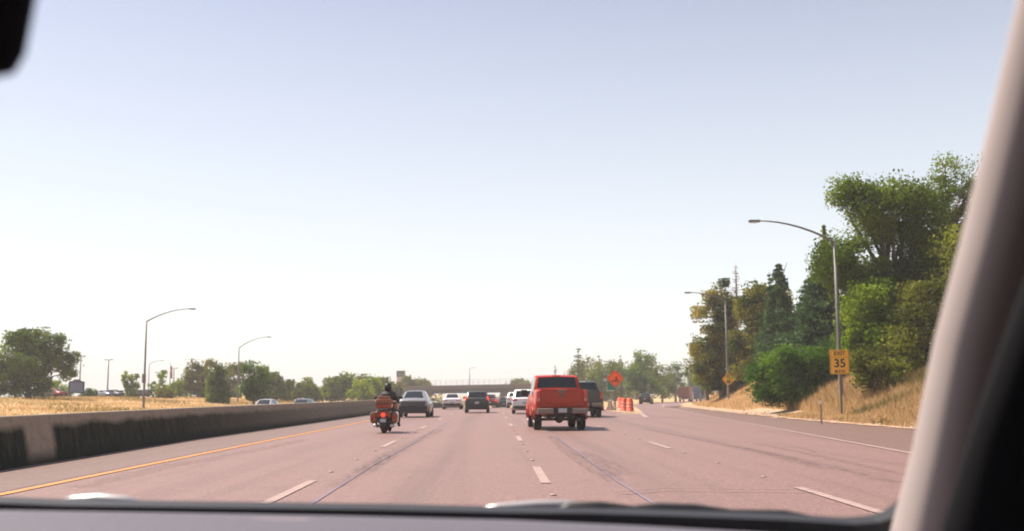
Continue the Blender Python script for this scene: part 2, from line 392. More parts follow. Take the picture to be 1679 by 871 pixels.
# ------------------------------------------------------------------ concrete median barrier
GAP0, GAP1 = 21.7, 23.1
m, t, b = new_mat('stained barrier concrete')
tc = N(t, 'ShaderNodeTexCoord'); v = tc.outputs['Object']; sx = N(t, 'ShaderNodeSeparateXYZ'); t.links.new(v, sx.inputs[0])
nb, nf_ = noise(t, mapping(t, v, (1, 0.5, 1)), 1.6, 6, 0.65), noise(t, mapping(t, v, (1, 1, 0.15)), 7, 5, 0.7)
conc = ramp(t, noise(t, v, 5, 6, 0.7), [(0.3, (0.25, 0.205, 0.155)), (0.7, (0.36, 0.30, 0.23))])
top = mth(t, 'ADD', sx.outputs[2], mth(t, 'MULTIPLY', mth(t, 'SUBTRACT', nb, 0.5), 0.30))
dirt = mth(t, 'MULTIPLY', mapr(t, top, 0.84, 0.68), mapr(t, nf_, 0.25, 0.6, 0.80, 1.0))  # darker lower face: rubber scuffs and dirt, with shading painted in
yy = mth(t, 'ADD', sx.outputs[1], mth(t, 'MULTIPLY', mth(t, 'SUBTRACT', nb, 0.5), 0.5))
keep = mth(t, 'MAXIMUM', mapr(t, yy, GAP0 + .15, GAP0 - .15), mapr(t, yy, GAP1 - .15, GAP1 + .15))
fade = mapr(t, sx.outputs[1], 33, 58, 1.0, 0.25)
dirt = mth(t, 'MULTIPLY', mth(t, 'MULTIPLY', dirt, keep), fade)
col = mixc(t, conc, (0.012, 0.0175, 0.0135), dirt)  # scuffs and dirt together with the painted-in shading
base_dirt_shade = mapr(t, sx.outputs[2], 0.30, 0.05, 0, 0.9)  # dark foot of the wall: dirt and shadow painted together
col = mixc(t, col, (0.016, 0.020, 0.016), base_dirt_shade)
t.links.new(col, b.inputs['Base Color']); b.inputs['Roughness'].default_value = 0.95; b.inputs['Specular IOR Level'].default_value = 0.1
bp = N(t, 'ShaderNodeBump'); bp.inputs['Strength'].default_value = 0.4; bp.inputs['Distance'].default_value = 0.02
t.links.new(noise(t, v, 9, 6, 0.7), bp.inputs['Height']); t.links.new(bp.outputs[0], b.inputs['Normal'])
BARR = m
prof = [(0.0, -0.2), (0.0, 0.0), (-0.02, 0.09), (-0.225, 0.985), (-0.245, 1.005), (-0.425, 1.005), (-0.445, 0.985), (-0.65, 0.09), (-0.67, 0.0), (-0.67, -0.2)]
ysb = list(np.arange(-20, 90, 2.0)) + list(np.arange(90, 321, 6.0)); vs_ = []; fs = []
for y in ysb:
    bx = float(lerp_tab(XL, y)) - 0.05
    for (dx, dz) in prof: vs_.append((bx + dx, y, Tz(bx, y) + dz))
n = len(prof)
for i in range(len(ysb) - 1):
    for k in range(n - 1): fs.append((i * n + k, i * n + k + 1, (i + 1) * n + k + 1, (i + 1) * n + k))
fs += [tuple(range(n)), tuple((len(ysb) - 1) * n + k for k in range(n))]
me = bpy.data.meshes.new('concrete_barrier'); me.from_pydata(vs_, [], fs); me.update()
tag(link('concrete_barrier', me, BARR), 'long sloped concrete median barrier with dark stains and painted-in shade along the yellow line', 'barrier')

# ------------------------------------------------------------------ vegetation
def leaves(cent, size, up=0.35, aspect=0.62):
    n = len(cent)
    nr = rng.normal(size=(n, 3)); nr[:, 2] += up; nr /= np.linalg.norm(nr, axis=1)[:, None]
    a = rng.normal(size=(n, 3)); t1 = np.cross(nr, a); t1 /= np.linalg.norm(t1, axis=1)[:, None]; t2 = np.cross(nr, t1)
    s_ = size * rng.uniform(0.6, 1.35, n)[:, None] * 0.5
    return np.stack([cent + t1 * s_, cent + t2 * s_ * aspect + nr * s_ * 0.15, cent - t1 * s_, cent - t2 * s_ * aspect + nr * s_ * 0.15], 1).reshape(-1, 3)
def clump_cloud(lobes, n_clump, n_leaf, clump_r, fill=0.5, flat=0.8):
    """lobes: (centre, radii) in metres. returns leaf centres, tones, clump centres"""
    vol = np.array([(l[1][0] * l[1][1] * l[1][2]) ** 0.62 for l in lobes]); cnt = np.maximum(2, (vol / vol.sum() * n_clump).astype(int))
    cs, tn, cl = [], [], []
    per = max(6, int(n_leaf / cnt.sum()))
    for (c, r), k in zip(lobes, cnt):
        c = np.array(c); r = np.array(r)
        u = rng.normal(size=(k, 3)); u /= np.linalg.norm(u, axis=1)[:, None]
        q = c + u * r * (rng.uniform(fill ** 2, 1, k) ** 0.5)[:, None]
        cl.append(q)
        for p in q:
            rad = clump_r * rng.uniform(0.5, 1.35); m = int(per * rng.uniform(0.5, 1.5))
            g = np.clip(rng.normal(size=(m, 3)), -1.55, 1.55) * np.array([rad, rad, rad * flat]) * 0.58
            cs.append(p + g); base = rng.uniform(-0.2, 1.15)
            tn.append(np.clip(base + rng.normal(size=m) * 0.11, 0, 1))
    return np.concatenate(cs), np.concatenate(tn), np.concatenate(cl)
def limbs(mb, base, fork, targets, r0, n=6):
    base, fork = Vector(base), Vector(fork)
    mid = base.lerp(fork, 0.5) + Vector((random.uniform(-.1, .1), random.uniform(-.1, .1), 0)) * r0 * 3
    mb.tube([base - Vector((0, 0, 0.3)), base + Vector((0, 0, 0.12)), mid, fork], [r0 * 1.5, r0 * 1.15, r0, r0 * 0.75], n + 2)
    for tg in targets:
        tg = Vector(tg); d = tg - fork
        s0 = base.lerp(fork, random.uniform(0.55, 1.0))
        m1 = s0.lerp(tg, 0.4) + Vector((random.uniform(-.12, .12), random.uniform(-.12, .12), random.uniform(0.02, .18))) * d.length
        mb.tube([s0, m1, tg], [r0 * 0.5, r0 * 0.26, r0 * 0.07], n, cap=False)
def broad(name, label, cat, base, lobes_px, d, mat, leaf, n_leaf, clump_r, n_clump, bark=BARK, depth=0.85, group=None, fill=0.5, r0=None, fork=0.35, n_limb=14, up=0.35):
    """lobes_px: (cx, cy, rx, ry) in the photograph, carried to depth d and given thickness"""
    bx, by = base
    b0 = P(bx, by, d); gz = Tz(b0.x, b0.y); root = Vector((b0.x, b0.y, gz)); k = sc(d)
    lob = []
    for i, (cx, cy, rx, ry) in enumerate(lobes_px):
        c = P(cx, cy, d) - root
        c.y += (random.uniform(-1, 1) * 0.35 * rx * k)
        lob.append(((c.x, c.y, c.z), (rx * k, max(rx, ry) * k * depth, ry * k)))
    pts, tones, cl = clump_cloud(lob, n_clump, n_leaf, clump_r, fill)
    keep = pts[:, 2] > 0.05; pts, tones = pts[keep], tones[keep]
    o = empty(name, root, label, cat, group)
    H = max(l[0][2] + l[1][2] for l in lob); r0 = r0 or max(0.10, H * 0.028)
    low = min(l[0][2] - l[1][2] for l in lob)
    fk = Vector((np.mean([l[0][0] for l in lob]) * 0.35, np.mean([l[0][1] for l in lob]) * 0.3, max(H * fork, low * 0.9)))
    mb = MB(); sel = cl[rng.choice(len(cl), min(n_limb, len(cl)), replace=False)]
    limbs(mb, (0, 0, 0), fk, [tuple(l[0]) for l in lob] + [tuple(s_) for s_ in sel if s_[2] > 0.3], r0)
    mb.build('trunk', bark, o)
    np_mesh('crown', leaves(pts, leaf, up), 4, mat, o, tones)
    return o
def conifer(name, label, base, top, halfw, d, mat, leaf, per, levels=22, droop=0.25, bark=BARK, low=0.08, taper=0.85, group=None, lean=0.0, bare=False):
    tp = P(top[0], top[1], d); b0 = P(base[0], base[1], d); gz = Tz(b0.x, b0.y)
    root = Vector((b0.x, b0.y, gz)); H = tp.z - gz; wm = halfw * sc(d)
    o = empty(name, root, label, 'tree', group)
    off = Vector((tp.x - b0.x, 0, 0))
    mb = MB(); mb.tube([(0, 0, -0.3), (0, 0, H * 0.4), off * 0.7 + Vector((0, 0, H * 0.8)), off + Vector((lean, 0, H))], [H * 0.022, H * 0.016, H * 0.008, 0.015], 8)
    cs, tn = [], []
    for L in range(levels):
        f0 = low + (1 - low) * (L + random.uniform(-.2, .2)) / levels
        f0 = min(max(f0, low), 0.985); z = H * f0; rad = wm * (1 - f0) ** taper + 0.12 * wm * random.random()
        nb = random.randint(4, 7)
        for k in range(nb):
            a = random.uniform(0, 6.283); ln = rad * random.uniform(0.65, 1.15)
            st = Vector((off.x * max(0, (f0 - 0.4) / 0.6), 0, z)); en = st + Vector((math.cos(a) * ln, math.sin(a) * ln, -droop * ln + 0.05 * ln))
            if bare:
                en.z = st.z + random.uniform(-.1, .35) * ln
                mb.tube([st, st.lerp(en, .5) + Vector((0, 0, -.05 * ln)), en], [0.05, 0.035, 0.015], 4, cap=False)
                continue
            mb.tube([st, en], [0.03 + 0.02 * ln / 3, 0.01], 4, cap=False)
            m = max(3, int(per * (0.3 + ln / max(wm, .1))))
            tt = rng.uniform(0.12, 1.02, m)
            p = np.array(st)[None] + (np.array(en) - np.array(st))[None] * tt[:, None]
            p += rng.normal(size=(m, 3)) * np.array([0.14, 0.14, 0.07]) * max(ln, .22) * (0.5 + 0.6 * (1 - abs(tt - .5)))[:, None]
            p[:, 2] -= rng.uniform(0, 1, m) * droop * 0.35 * ln * tt
            cs.append(p); tn.append(np.clip(random.uniform(0.1, 0.8) + rng.normal(size=m) * 0.15 + 0.2 * (tt - .5), 0, 1))
    mb.build('trunk', bark, o)
    if not bare:
        np_mesh('crown', leaves(np.concatenate(cs), leaf, 0.6, 0.45), 4, mat, o, np.concatenate(tn))
    return o

OAK = leaf_mat('oak leaves', (0.030, 0.042, 0.014), (0.085, 0.100, 0.028), (0.17, 0.165, 0.05))
LIME = leaf_mat('yellow green leaves', (0.05, 0.07, 0.012), (0.125, 0.145, 0.028), (0.22, 0.22, 0.05))
OLIVE = leaf_mat('olive leaves', (0.055, 0.050, 0.018), (0.125, 0.105, 0.038), (0.20, 0.16, 0.06))
GOLD = leaf_mat('golden pine needles', (0.020, 0.036, 0.012), (0.085, 0.075, 0.026), (0.32, 0.19, 0.07), 0.45)
CEDAR = leaf_mat('blue green cedar needles', (0.016, 0.032, 0.026), (0.036, 0.062, 0.048), (0.07, 0.10, 0.075), 0.3)
BUSH = leaf_mat('bright green bush leaves', (0.018, 0.045, 0.008), (0.045, 0.085, 0.016), (0.12, 0.155, 0.03))
FARG = leaf_mat('far green leaves', (0.042, 0.052, 0.014), (0.115, 0.115, 0.028), (0.20, 0.175, 0.045))
FARD = leaf_mat('far dark green leaves', (0.022, 0.042, 0.012), (0.055, 0.08, 0.022), (0.11, 0.125, 0.036))
FARO = leaf_mat('far brown olive leaves', (0.055, 0.048, 0.018), (0.13, 0.098, 0.036), (0.21, 0.145, 0.06))
FARY = leaf_mat('far pale yellow leaves', (0.10, 0.11, 0.02), (0.20, 0.20, 0.04), (0.30, 0.28, 0.07))

FARD0 = leaf_mat('dark evergreen leaves', (0.014, 0.034, 0.016), (0.036, 0.068, 0.028), (0.07, 0.105, 0.04))
# right side, near
broad('tree', 'dense dark green tree filling the gap behind the green bush', 'tree', (1325, 640), [(1300, 545, 40, 34), (1345, 530, 44, 36), (1385, 545, 36, 40), (1330, 585, 60, 36), (1390, 595, 34, 36)], 92, FARD0, 0.30, 16000, 0.9, 120, fork=0.3)
broad('tree', 'shaded olive tree low behind the exit speed sign', 'tree', (1400, 640), [(1395, 560, 30, 40), (1420, 590, 34, 34), (1390, 610, 30, 24)], 72, OAK, 0.24, 9000, 0.7, 70, fork=0.3)
broad('oak_tree', 'big spreading oak behind the exit speed sign, sky showing through its crown', 'tree', (1490, 640),
      [(1398, 322, 32, 20), (1428, 345, 38, 38), (1470, 325, 36, 28), (1500, 330, 32, 32), (1450, 375, 34, 28), (1505, 385, 40, 40), (1392, 430, 46, 34), (1362, 445, 22, 28),
       (1425, 470, 48, 36), (1500, 455, 44, 36), (1475, 500, 52, 42), (1540, 440, 38, 50), (1405, 510, 34, 26)],
      62, OAK, 0.18, 62000, 1.0, 150, r0=0.42, fork=0.42, n_limb=30, fill=0.35)
broad('sycamore_tree', 'tall thin-crowned tree beside the car pillar, highest of all the trees', 'tree', (1560, 645),
      [(1553, 292, 38, 34), (1590, 320, 34, 40), (1530, 325, 18, 26), (1550, 345, 38, 34), (1600, 370, 30, 40), (1560, 400, 42, 34), (1610, 300, 25, 30)],
      70, OAK, 0.165, 13000, 0.62, 130, bark=BARK_PALE, r0=0.32, fork=0.72, n_limb=40, fill=0.3)
broad('maple_tree', 'yellow-green leafy tree under the big oak, right of the exit speed sign', 'tree', (1440, 650),
      [(1428, 500, 30, 34), (1450, 550, 38, 44), (1412, 560, 24, 34), (1470, 590, 36, 36), (1430, 600, 30, 34)],
      59, LIME, 0.19, 28000, 0.8, 70, fork=0.3)
broad('willow_tree', 'dusty olive tree beside the pale car pillar, beyond dry grass', 'tree', (1550, 655),
      [(1520, 500, 40, 50), (1570, 520, 42, 60), (1500, 580, 40, 50), (1555, 600, 55, 50), (1600, 440, 40, 60), (1620, 580, 50, 60)],
      57, OLIVE, 0.19, 38000, 0.95, 90, fork=0.3)
broad('shrub', 'dusty brown shrub in dry grass just right of the exit speed sign', 'shrub', (1432, 640), [(1425, 600, 24, 28), (1450, 612, 28, 22), (1412, 618, 14, 14)],
      55, OLIVE, 0.17, 5000, 0.45, 50, fork=0.2, r0=0.06)
broad('bush', 'bright green rounded bush left of the exit speed sign', 'bush', (1300, 655),
      [(1290, 582, 18, 14), (1347, 580, 22, 16), (1372, 600, 22, 22), (1252, 628, 20, 26), (1280, 598, 22, 22), (1305, 590, 26, 20), (1338, 596, 24, 26), (1300, 622, 40, 28), (1330, 636, 36, 20), (1360, 626, 18, 28), (1270, 640, 30, 18), (1300, 648, 46, 14), (1345, 648, 30, 14)],
      68, BUSH, 0.18, 30000, 0.75, 90, fork=0.2, r0=0.09)
conifer('cedar_tree', 'dark blue-green cedar with a nodding tip behind the green bush', (1283, 640), (1284, 427), 62, 88, CEDAR, 0.28, 130, 36, 0.45, lean=0.7, taper=0.9)
conifer('cedar_tree', 'broad dark cedar with long level branches behind the near lamp post', (1350, 640), (1352, 440), 74, 80, CEDAR, 0.29, 150, 34, 0.12, taper=0.6)
conifer('spruce_tree', 'thin dark spruce tip just left of the nodding cedar', (1268, 640), (1267, 442), 22, 92, CEDAR, 0.24, 30, 26, 0.3)
conifer('spruce_tree', 'slender pale conifer tip poking up above the near lamp arm', (1362, 640), (1361, 362), 30, 84, OAK, 0.22, 40, 60, 0.35, low=.5, taper=1.0)
conifer('dead_conifer', 'bare dead conifer spire above the golden pines', (1212, 640), (1212, 428), 22, 112, None, 0.2, 0, 40, 0.1, bark=BARK_PALE, bare=True, taper=0.7)
broad('pine_tree', 'tiered golden pine at the left end of the roadside trees', 'tree', (1185, 648),
      [(1186, 470, 12, 9), (1180, 486, 24, 6), (1193, 500, 34, 9), (1163, 514, 18, 7), (1195, 522, 36, 11), (1166, 542, 30, 9), (1200, 555, 34, 14), (1160, 575, 28, 14), (1190, 590, 40, 18), (1158, 612, 24, 20), (1190, 625, 36, 20)],
      106, GOLD, 0.25, 30000, 0.85, 110, fork=0.7, fill=0.3)
broad('pine_tree', 'bushy golden-olive pine between the tiered pine and the dark cedars', 'tree', (1250, 645),
      [(1243, 470, 16, 16), (1232, 492, 20, 12), (1258, 490, 24, 12), (1285, 505, 28, 14), (1240, 515, 36, 16), (1270, 535, 40, 24), (1230, 560, 38, 30), (1270, 590, 40, 34), (1235, 605, 34, 30)],
      98, GOLD, 0.25, 36000, 0.95, 120, fork=0.6, fill=0.3)
conifer('spruce_tree', 'dark green spruce crown behind the bushy golden pine', (1247, 640), (1243, 453), 42, 108, FARD, 0.3, 40, 22, 0.2)
broad('shrub', 'pale yellow-green shrub at the far end of the bank by the ramp', 'shrub', (1148, 650), [(1150, 620, 13, 16), (1164, 634, 12, 12)],
      128, FARY, 0.28, 2600, 0.5, 40, fork=0.2, r0=0.07)
broad('tree', 'greyish half-bare tree at the left edge of the roadside trees', 'tree', (1160, 650), [(1140, 570, 10, 22), (1150, 590, 14, 22), (1138, 600, 10, 16)],
      122, FARO, 0.26, 1800, 0.6, 30, fork=0.5, n_limb=20)

# right, far behind the work zone
D = 235
conifer('fir_tree', 'small dark fir showing over the roof of the red pickup', (910, 655), (911, 597), 12, D + 40, FARO, 0.45, 12, 14)
conifer('fir_tree', 'tall fir behind the red pickup, highest of the far conifers', (948, 655), (949, 567), 26, D + 20, FARD, 0.45, 20, 18)
broad('tree', 'olive round tree behind the dark pickup', 'tree', (958, 655), [(945, 606, 18, 18), (965, 602, 20, 18), (955, 630, 30, 24)], D, FARO, 0.42, 4200, 1.3, 60)
conifer('fir_tree', 'grey-green fir left of the orange diamond sign', (983, 655), (983, 580), 20, D + 15, FARD, 0.45, 16, 16)
broad('tree', 'pale green tree left of the orange diamond sign', 'tree', (985, 655), [(975, 618, 16, 16), (995, 612, 18, 18), (985, 636, 28, 18)], D - 20, FARG, 0.4, 4200, 1.2, 60)
conifer('fir_tree', 'pointed grey fir directly behind the orange diamond sign', (1018, 655), (1018, 580), 18, D + 30, FARO, 0.45, 16, 16)
broad('tree', 'green tree behind the orange diamond sign post', 'tree', (1020, 655), [(1008, 605, 16, 14), (1028, 606, 16, 16), (1020, 632, 28, 20)], D, FARG, 0.4, 4200, 1.2, 60)
broad('poplar_tree', 'tall pale poplar with twin tops right of the orange diamond sign', 'tree', (1056, 655), [(1050, 588, 9, 15), (1063, 594, 9, 13), (1052, 615, 18, 22), (1070, 622, 14, 20)], D - 10, LIME, 0.4, 5200, 1.1, 70)
broad('tree', 'dark green tree behind the small black car', 'tree', (1050, 655), [(1040, 622, 18, 20), (1060, 634, 24, 20)], D - 30, FARD, 0.4, 4600, 1.2, 60)
broad('tree', 'mid green tree between the poplar and the dark round tree', 'tree', (1086, 655), [(1082, 612, 14, 14), (1090, 632, 18, 20)], D - 15, FARG, 0.4, 3000, 1.1, 45)
broad('tree', 'dark round tree behind the red lorry on the ramp', 'tree', (1108, 655), [(1108, 615, 17, 18), (1104, 636, 20, 18)], D + 15, FARD, 0.4, 3600, 1.1, 50)
broad('tree', 'yellow-green tree behind the blue lorry on the ramp', 'tree', (1132, 655), [(1132, 612, 14, 16), (1128, 634, 16, 16), (1146, 630, 14, 18)], D + 25, LIME, 0.42, 3000, 1.1, 45)

# left side
broad('oak_tree', 'round dark oak on the grass bank at the far left edge', 'tree', (46, 659),
      [(70, 562, 30, 20), (40, 560, 28, 18), (98, 560, 10, 12), (15, 585, 32, 24), (60, 595, 44, 28), (105, 592, 18, 18), (110, 612, 12, 14), (25, 622, 36, 24), (55, 632, 26, 20), (-10, 620, 30, 30)],
      132, OAK, 0.32, 26000, 0.95, 220, fork=0.33, r0=0.36)
Dl = 190
LT = [
 ('tree', 'thin pale green double-topped tree in front of the car park', (212, 655), [(208, 622, 5, 16), (221, 626, 5, 12), (212, 640, 13, 8)], Dl, FARY, 900, 0.6, 24),
 ('tree', 'thin pale tree right of the near left lamp post', (258, 655), [(266, 622, 4, 20), (256, 636, 12, 12), (268, 642, 12, 10)], Dl + 10, FARY, 1000, 0.6, 24),
 ('shrub', 'brown shrub on the bank below the flagpole', (272, 655), [(272, 646, 14, 9), (262, 650, 10, 6)], Dl - 20, FARO, 1100, 0.6, 22),
 ('tree', 'small yellow-green tree right of the flagpole', (295, 655), [(296, 634, 12, 12), (285, 640, 10, 10), (306, 642, 14, 12)], Dl, FARY, 1500, 0.8, 30),
 ('tree', 'tall olive tree, leftmost of the tree row behind the barrier', (332, 658), [(315, 610, 12, 14), (338, 604, 18, 14), (330, 625, 26, 18), (345, 640, 22, 14)], Dl, FARO, 4000, 1.0, 60),
 ('tree', 'dark green pointed tree standing before the tall olive tree', (357, 662), [(358, 612, 8, 10), (358, 630, 16, 16), (358, 648, 18, 14)], Dl - 40, OAK, 3600, 0.8, 50),
 ('tree', 'grey wispy tree under the second left lamp', (388, 660), [(378, 605, 8, 9), (392, 598, 9, 9), (388, 618, 14, 12), (382, 640, 16, 14)], Dl + 20, FARO, 2000, 0.9, 36),
 ('tree', 'dark green tree right of the second left lamp', (416, 662), [(412, 604, 11, 10), (420, 622, 18, 18), (408, 640, 14, 16), (425, 645, 16, 14)], Dl - 45, FARD, 4200, 0.8, 60),
 ('tree', 'olive tree above the first oncoming car', (448, 660), [(436, 612, 8, 10), (445, 628, 18, 16), (462, 638, 16, 16), (440, 645, 20, 14)], Dl, FARG, 3600, 0.9, 50),
 ('tree', 'small dark tree between the two oncoming cars', (474, 660), [(474, 632, 5, 9), (474, 645, 9, 12), (466, 650, 14, 8)], Dl + 10, FARD, 1300, 0.7, 26),
 ('tree', 'rounded green tree above the second oncoming car', (503, 660), [(503, 632, 14, 9), (500, 642, 20, 12), (518, 648, 14, 10)], Dl + 10, FARG, 2800, 0.9, 46),
 ('tree', 'dark olive tree at the middle of the row behind the barrier', (555, 660), [(545, 632, 16, 11), (565, 626, 18, 10), (558, 644, 28, 14), (535, 646, 14, 10)], Dl + 25, OAK, 4600, 1.0, 66),
 ('tree', 'pale yellow-green tree left of the motorcycle rider', (605, 660), [(605, 632, 18, 12), (592, 644, 18, 12), (615, 646, 22, 12)], Dl + 5, FARY, 3600, 1.0, 54),
 ('tree', 'brownish tree behind the pale tree and the motorcycle', (600, 660), [(598, 624, 14, 8), (620, 630, 20, 10), (640, 642, 20, 12)], Dl + 55, FARO, 3200, 1.1, 50),
 ('tree', 'olive tree just left of the square tower', (642, 660), [(640, 640, 16, 12), (630, 650, 18, 8)], Dl + 70, FARO, 2200, 1.1, 36),
 ('tree', 'reddish tree in front of the left end of the overpass', (672, 660), [(668, 626, 8, 9), (680, 630, 12, 9), (672, 642, 20, 10)], 300, FARO, 2400, 1.3, 36),
 ('tree', 'low reddish tree against the overpass left of the white sedan', (694, 660), [(692, 632, 12, 7), (700, 640, 14, 7)], 305, FARO, 1600, 1.2, 26),
 ('tree', 'hazy reddish tree beyond the overpass, left of the red pickup', (852, 655), [(846, 630, 12, 5), (860, 628, 14, 6), (852, 640, 22, 12)], 400, FARO, 2000, 1.5, 30),
]
for nm, lb, bs, lo, d, mt, nl, cr, nc in LT:
    broad(nm, lb, 'shrub' if nm == 'shrub' else 'tree', bs, lo, d, mt, 0.0022 * d, int(nl * 1.7), cr, int(nc * 1.3), n_limb=8)
broad('tree', 'low green shrubby tree behind the far left oak', 'tree', (95, 656), [(95, 634, 16, 9), (110, 642, 12, 8), (80, 644, 14, 8)], 185, FARY, 0.34, 1800, 0.8, 30)
broad('shrub', 'dark shrub right of the blue board in the car park', 'shrub', (150, 655), [(150, 644, 10, 7), (143, 649, 8, 5)], 180, FARD, 0.32, 1000, 0.6, 20)

pts, tones, _ = clump_cloud([((x_, 395 + 10 * math.sin(x_), Tz(x_, 395) + 1.0 + .8 * math.sin(x_ * .7)), (9, 6, 3.6 + 1.2 * math.sin(x_ * 1.3))) for x_ in list(range(-110, -8, 9)) + list(range(4, 60, 9))], 420, 15000, 1.6, 0.2)
wo = np_mesh('woods', leaves(pts, 0.9), 4, FARO, None, tones); tag(wo, 'low dark woods beyond the overpass', 'woods', kind='stuff')
# dry grass on both banks
m, t, b = new_mat('dry grass blades'); at = N(t, 'ShaderNodeAttribute', attribute_name='tone')
col = ramp(t, at.outputs['Fac'], [(0.0, (0.13, 0.14, 0.03)), (0.25, (0.32, 0.22, 0.075)), (0.6, (0.57, 0.37, 0.165)), (1.0, (0.72, 0.52, 0.30))])
t.links.new(col, b.inputs['Base Color']); b.inputs['Roughness'].default_value = 0.8
tr = N(t, 'ShaderNodeBsdfTranslucent'); t.links.new(col, tr.inputs[0]); ms = N(t, 'ShaderNodeMixShader'); ms.inputs[0].default_value = 0.5
t.links.new(b.outputs[0], ms.inputs[1]); t.links.new(tr.outputs[0], ms.inputs[2]); t.links.new(ms.outputs[0], t.nodes['Material Output'].inputs[0])
BLADE = m
def blades(x, y, h, wd, tone, name, label):
    n = len(x); z = T(x, y) - 0.03
    a = rng.uniform(0, 6.283, n); dx, dy = np.cos(a) * wd / 2, np.sin(a) * wd / 2
    lx, ly = rng.normal(size=n) * 0.22 * h + 0.08 * h, rng.normal(size=n) * 0.22 * h
    p0 = np.stack([x - dx, y - dy, z], 1); p1 = np.stack([x + dx, y + dy, z], 1)
    m1 = np.stack([x + dx * 0.7 + lx * 0.45, y + dy * 0.7 + ly * 0.45, z + h * 0.62], 1); m0 = np.stack([x - dx * 0.5 + lx * 0.45, y - dy * 0.5 + ly * 0.45, z + h * 0.62], 1)
    t1 = np.stack([x + lx, y + ly, z + h], 1)
    vv = np.stack([p0, p1, m1, t1, m0], 1).reshape(-1, 3)
    o = np_mesh(name, vv, 5, BLADE, None, tone); return tag(o, label, 'grass', kind='stuff')
def patchy(x, y, s1=0.35, s2=0.9): return 0.5 + 0.3 * np.sin(x * s1 + 1.7 * np.sin(y * 0.23)) * np.cos(y * s1 * 0.6 + 0.8) + 0.2 * np.sin(x * s2 + y * 0.7)
n = 185000
y = rng.uniform(30, 78, n); e = 1.5 + 1.1 * sm((y - 48) / 18) + rng.gamma(2.0, 2.2, n); x = lerp_tab(XR, y) + e
pm = patchy(x, y); k = rng.uniform(0, 1, n) < (0.25 + 0.75 * pm); x, y, e, pm = x[k], y[k], e[k], pm[k]
h = np.clip((0.34 + 0.22 * np.minimum(e - 1.4, 3.2)) * rng.uniform(0.55, 1.25, len(x)) * (0.6 + 0.7 * pm), 0.1, 1.3)
blades(x, y, h, 0.035, np.clip(rng.normal(0.62, 0.2, len(x)) - 0.45 * (patchy(x + 9, y * 1.3) > 0.68), 0, 1), 'dry_grass', 'tall golden dry grass on the bank around the exit speed sign')
n = 30000
y = rng.uniform(30, 60, n); e = 0.45 + rng.gamma(1.6, 0.55, n); x = lerp_tab(XR, y) + e; k = patchy(x * 1.3 + 4, y * 1.5, 0.9, 2.1) > 0.42; x, y, e = x[k], y[k], e[k]
blades(x, y, np.clip(rng.uniform(0.10, 0.34, len(x)) * (0.6 + 0.4 * e), 0.06, 0.7), 0.035, np.clip(rng.normal(0.66, 0.22, len(x)), 0, 1), 'dry_grass', 'ragged straw tufts along the edge of the right shoulder')
n = 42000
y = rng.uniform(78, 150, n); e = 1.4 + rng.gamma(2.0, 2.6, n); x = lerp_tab(XR, y) + e; pm = patchy(x, y)
blades(x, y, np.clip(0.16 + 0.3 * pm * rng.uniform(0.4, 1.2, n), 0.08, 0.6), 0.05, np.clip(rng.normal(0.72, 0.16, n), 0, 1), 'dry_grass', 'short bleached grass on the slope behind the signal ahead sign')
n = 52000
y = rng.uniform(62, 200, n); x = -rng.uniform(28, 84, n); pm = patchy(x * 0.4, y * 0.3)
blades(x, y, np.clip(0.12 + 0.34 * pm * rng.uniform(0.4, 1.2, n), 0.08, 0.6), 0.07, np.clip(rng.normal(0.55, 0.2, n) - 0.3 * (pm > 0.62), 0, 1), 'dry_grass', 'pale dry grass on the bank beyond the opposite lanes')
n = 9000
y = rng.uniform(34, 62, n); x = lerp_tab(XR, y) + 0.5 + rng.gamma(2, 0.5, n); k = patchy(x * 2, y * 1.6) > 0.55; x, y = x[k], y[k]
blades(x, y, rng.uniform(0.08, 0.3, len(x)), 0.04, rng.uniform(0, 0.3, len(x)), 'weeds', 'low green weeds along the dirt edge below the exit speed sign')

# dirt verge
m, t, b = new_mat('pale verge dirt'); tc = N(t, 'ShaderNodeTexCoord'); v = tc.outputs['Object']
col = ramp(t, noise(t, v, 2.2, 7, 0.7), [(0.3, (0.27, 0.17, 0.10)), (0.55, (0.40, 0.265, 0.17)), (0.8, (0.50, 0.35, 0.24))])
t.links.new(col, b.inputs['Base Color']); b.inputs['Roughness'].default_value = 0.95
bp = N(t, 'ShaderNodeBump'); bp.inputs['Strength'].default_value = 0.9; bp.inputs['Distance'].default_value = 0.06
t.links.new(noise(t, v, 9, 5, 0.7), bp.inputs['Height']); t.links.new(bp.outputs[0], b.inputs['Normal']); DIRT = m
jit = lambda y: 0.5 * math.sin(y * 0.9) + 0.35 * math.sin(y * 2.3 + 1) + 0.2 * math.sin(y * 5.1)
strip('dirt_verge', list(np.arange(-20, 160, 0.8)), lambda y: f(XR, -0.15)(y) + 0.16 * math.sin(y * 1.7) + 0.10 * math.sin(y * 4.1) + 0.06 * math.sin(y * 8.1), lambda y: f(XR, 2.0)(y) + 0.6 * jit(y) + 2.6 * float(sm((y - 46) / 20)), 0.022, DIRT, cols=8, kind='structure')
strip('gore_dirt', list(np.arange(76, 150, 2.0)), lambda y: f(MAIN_R, 0.0)(y), lambda y: f(RAMP_L, 0.1)(y), 0.02, DIRT, cols=5, kind='structure')
strip('car_park', list(np.arange(168, 260, 8.0)), lambda y: -125.0, lambda y: -62.0, 0.05, SHOULDER, cols=10, kind='structure')
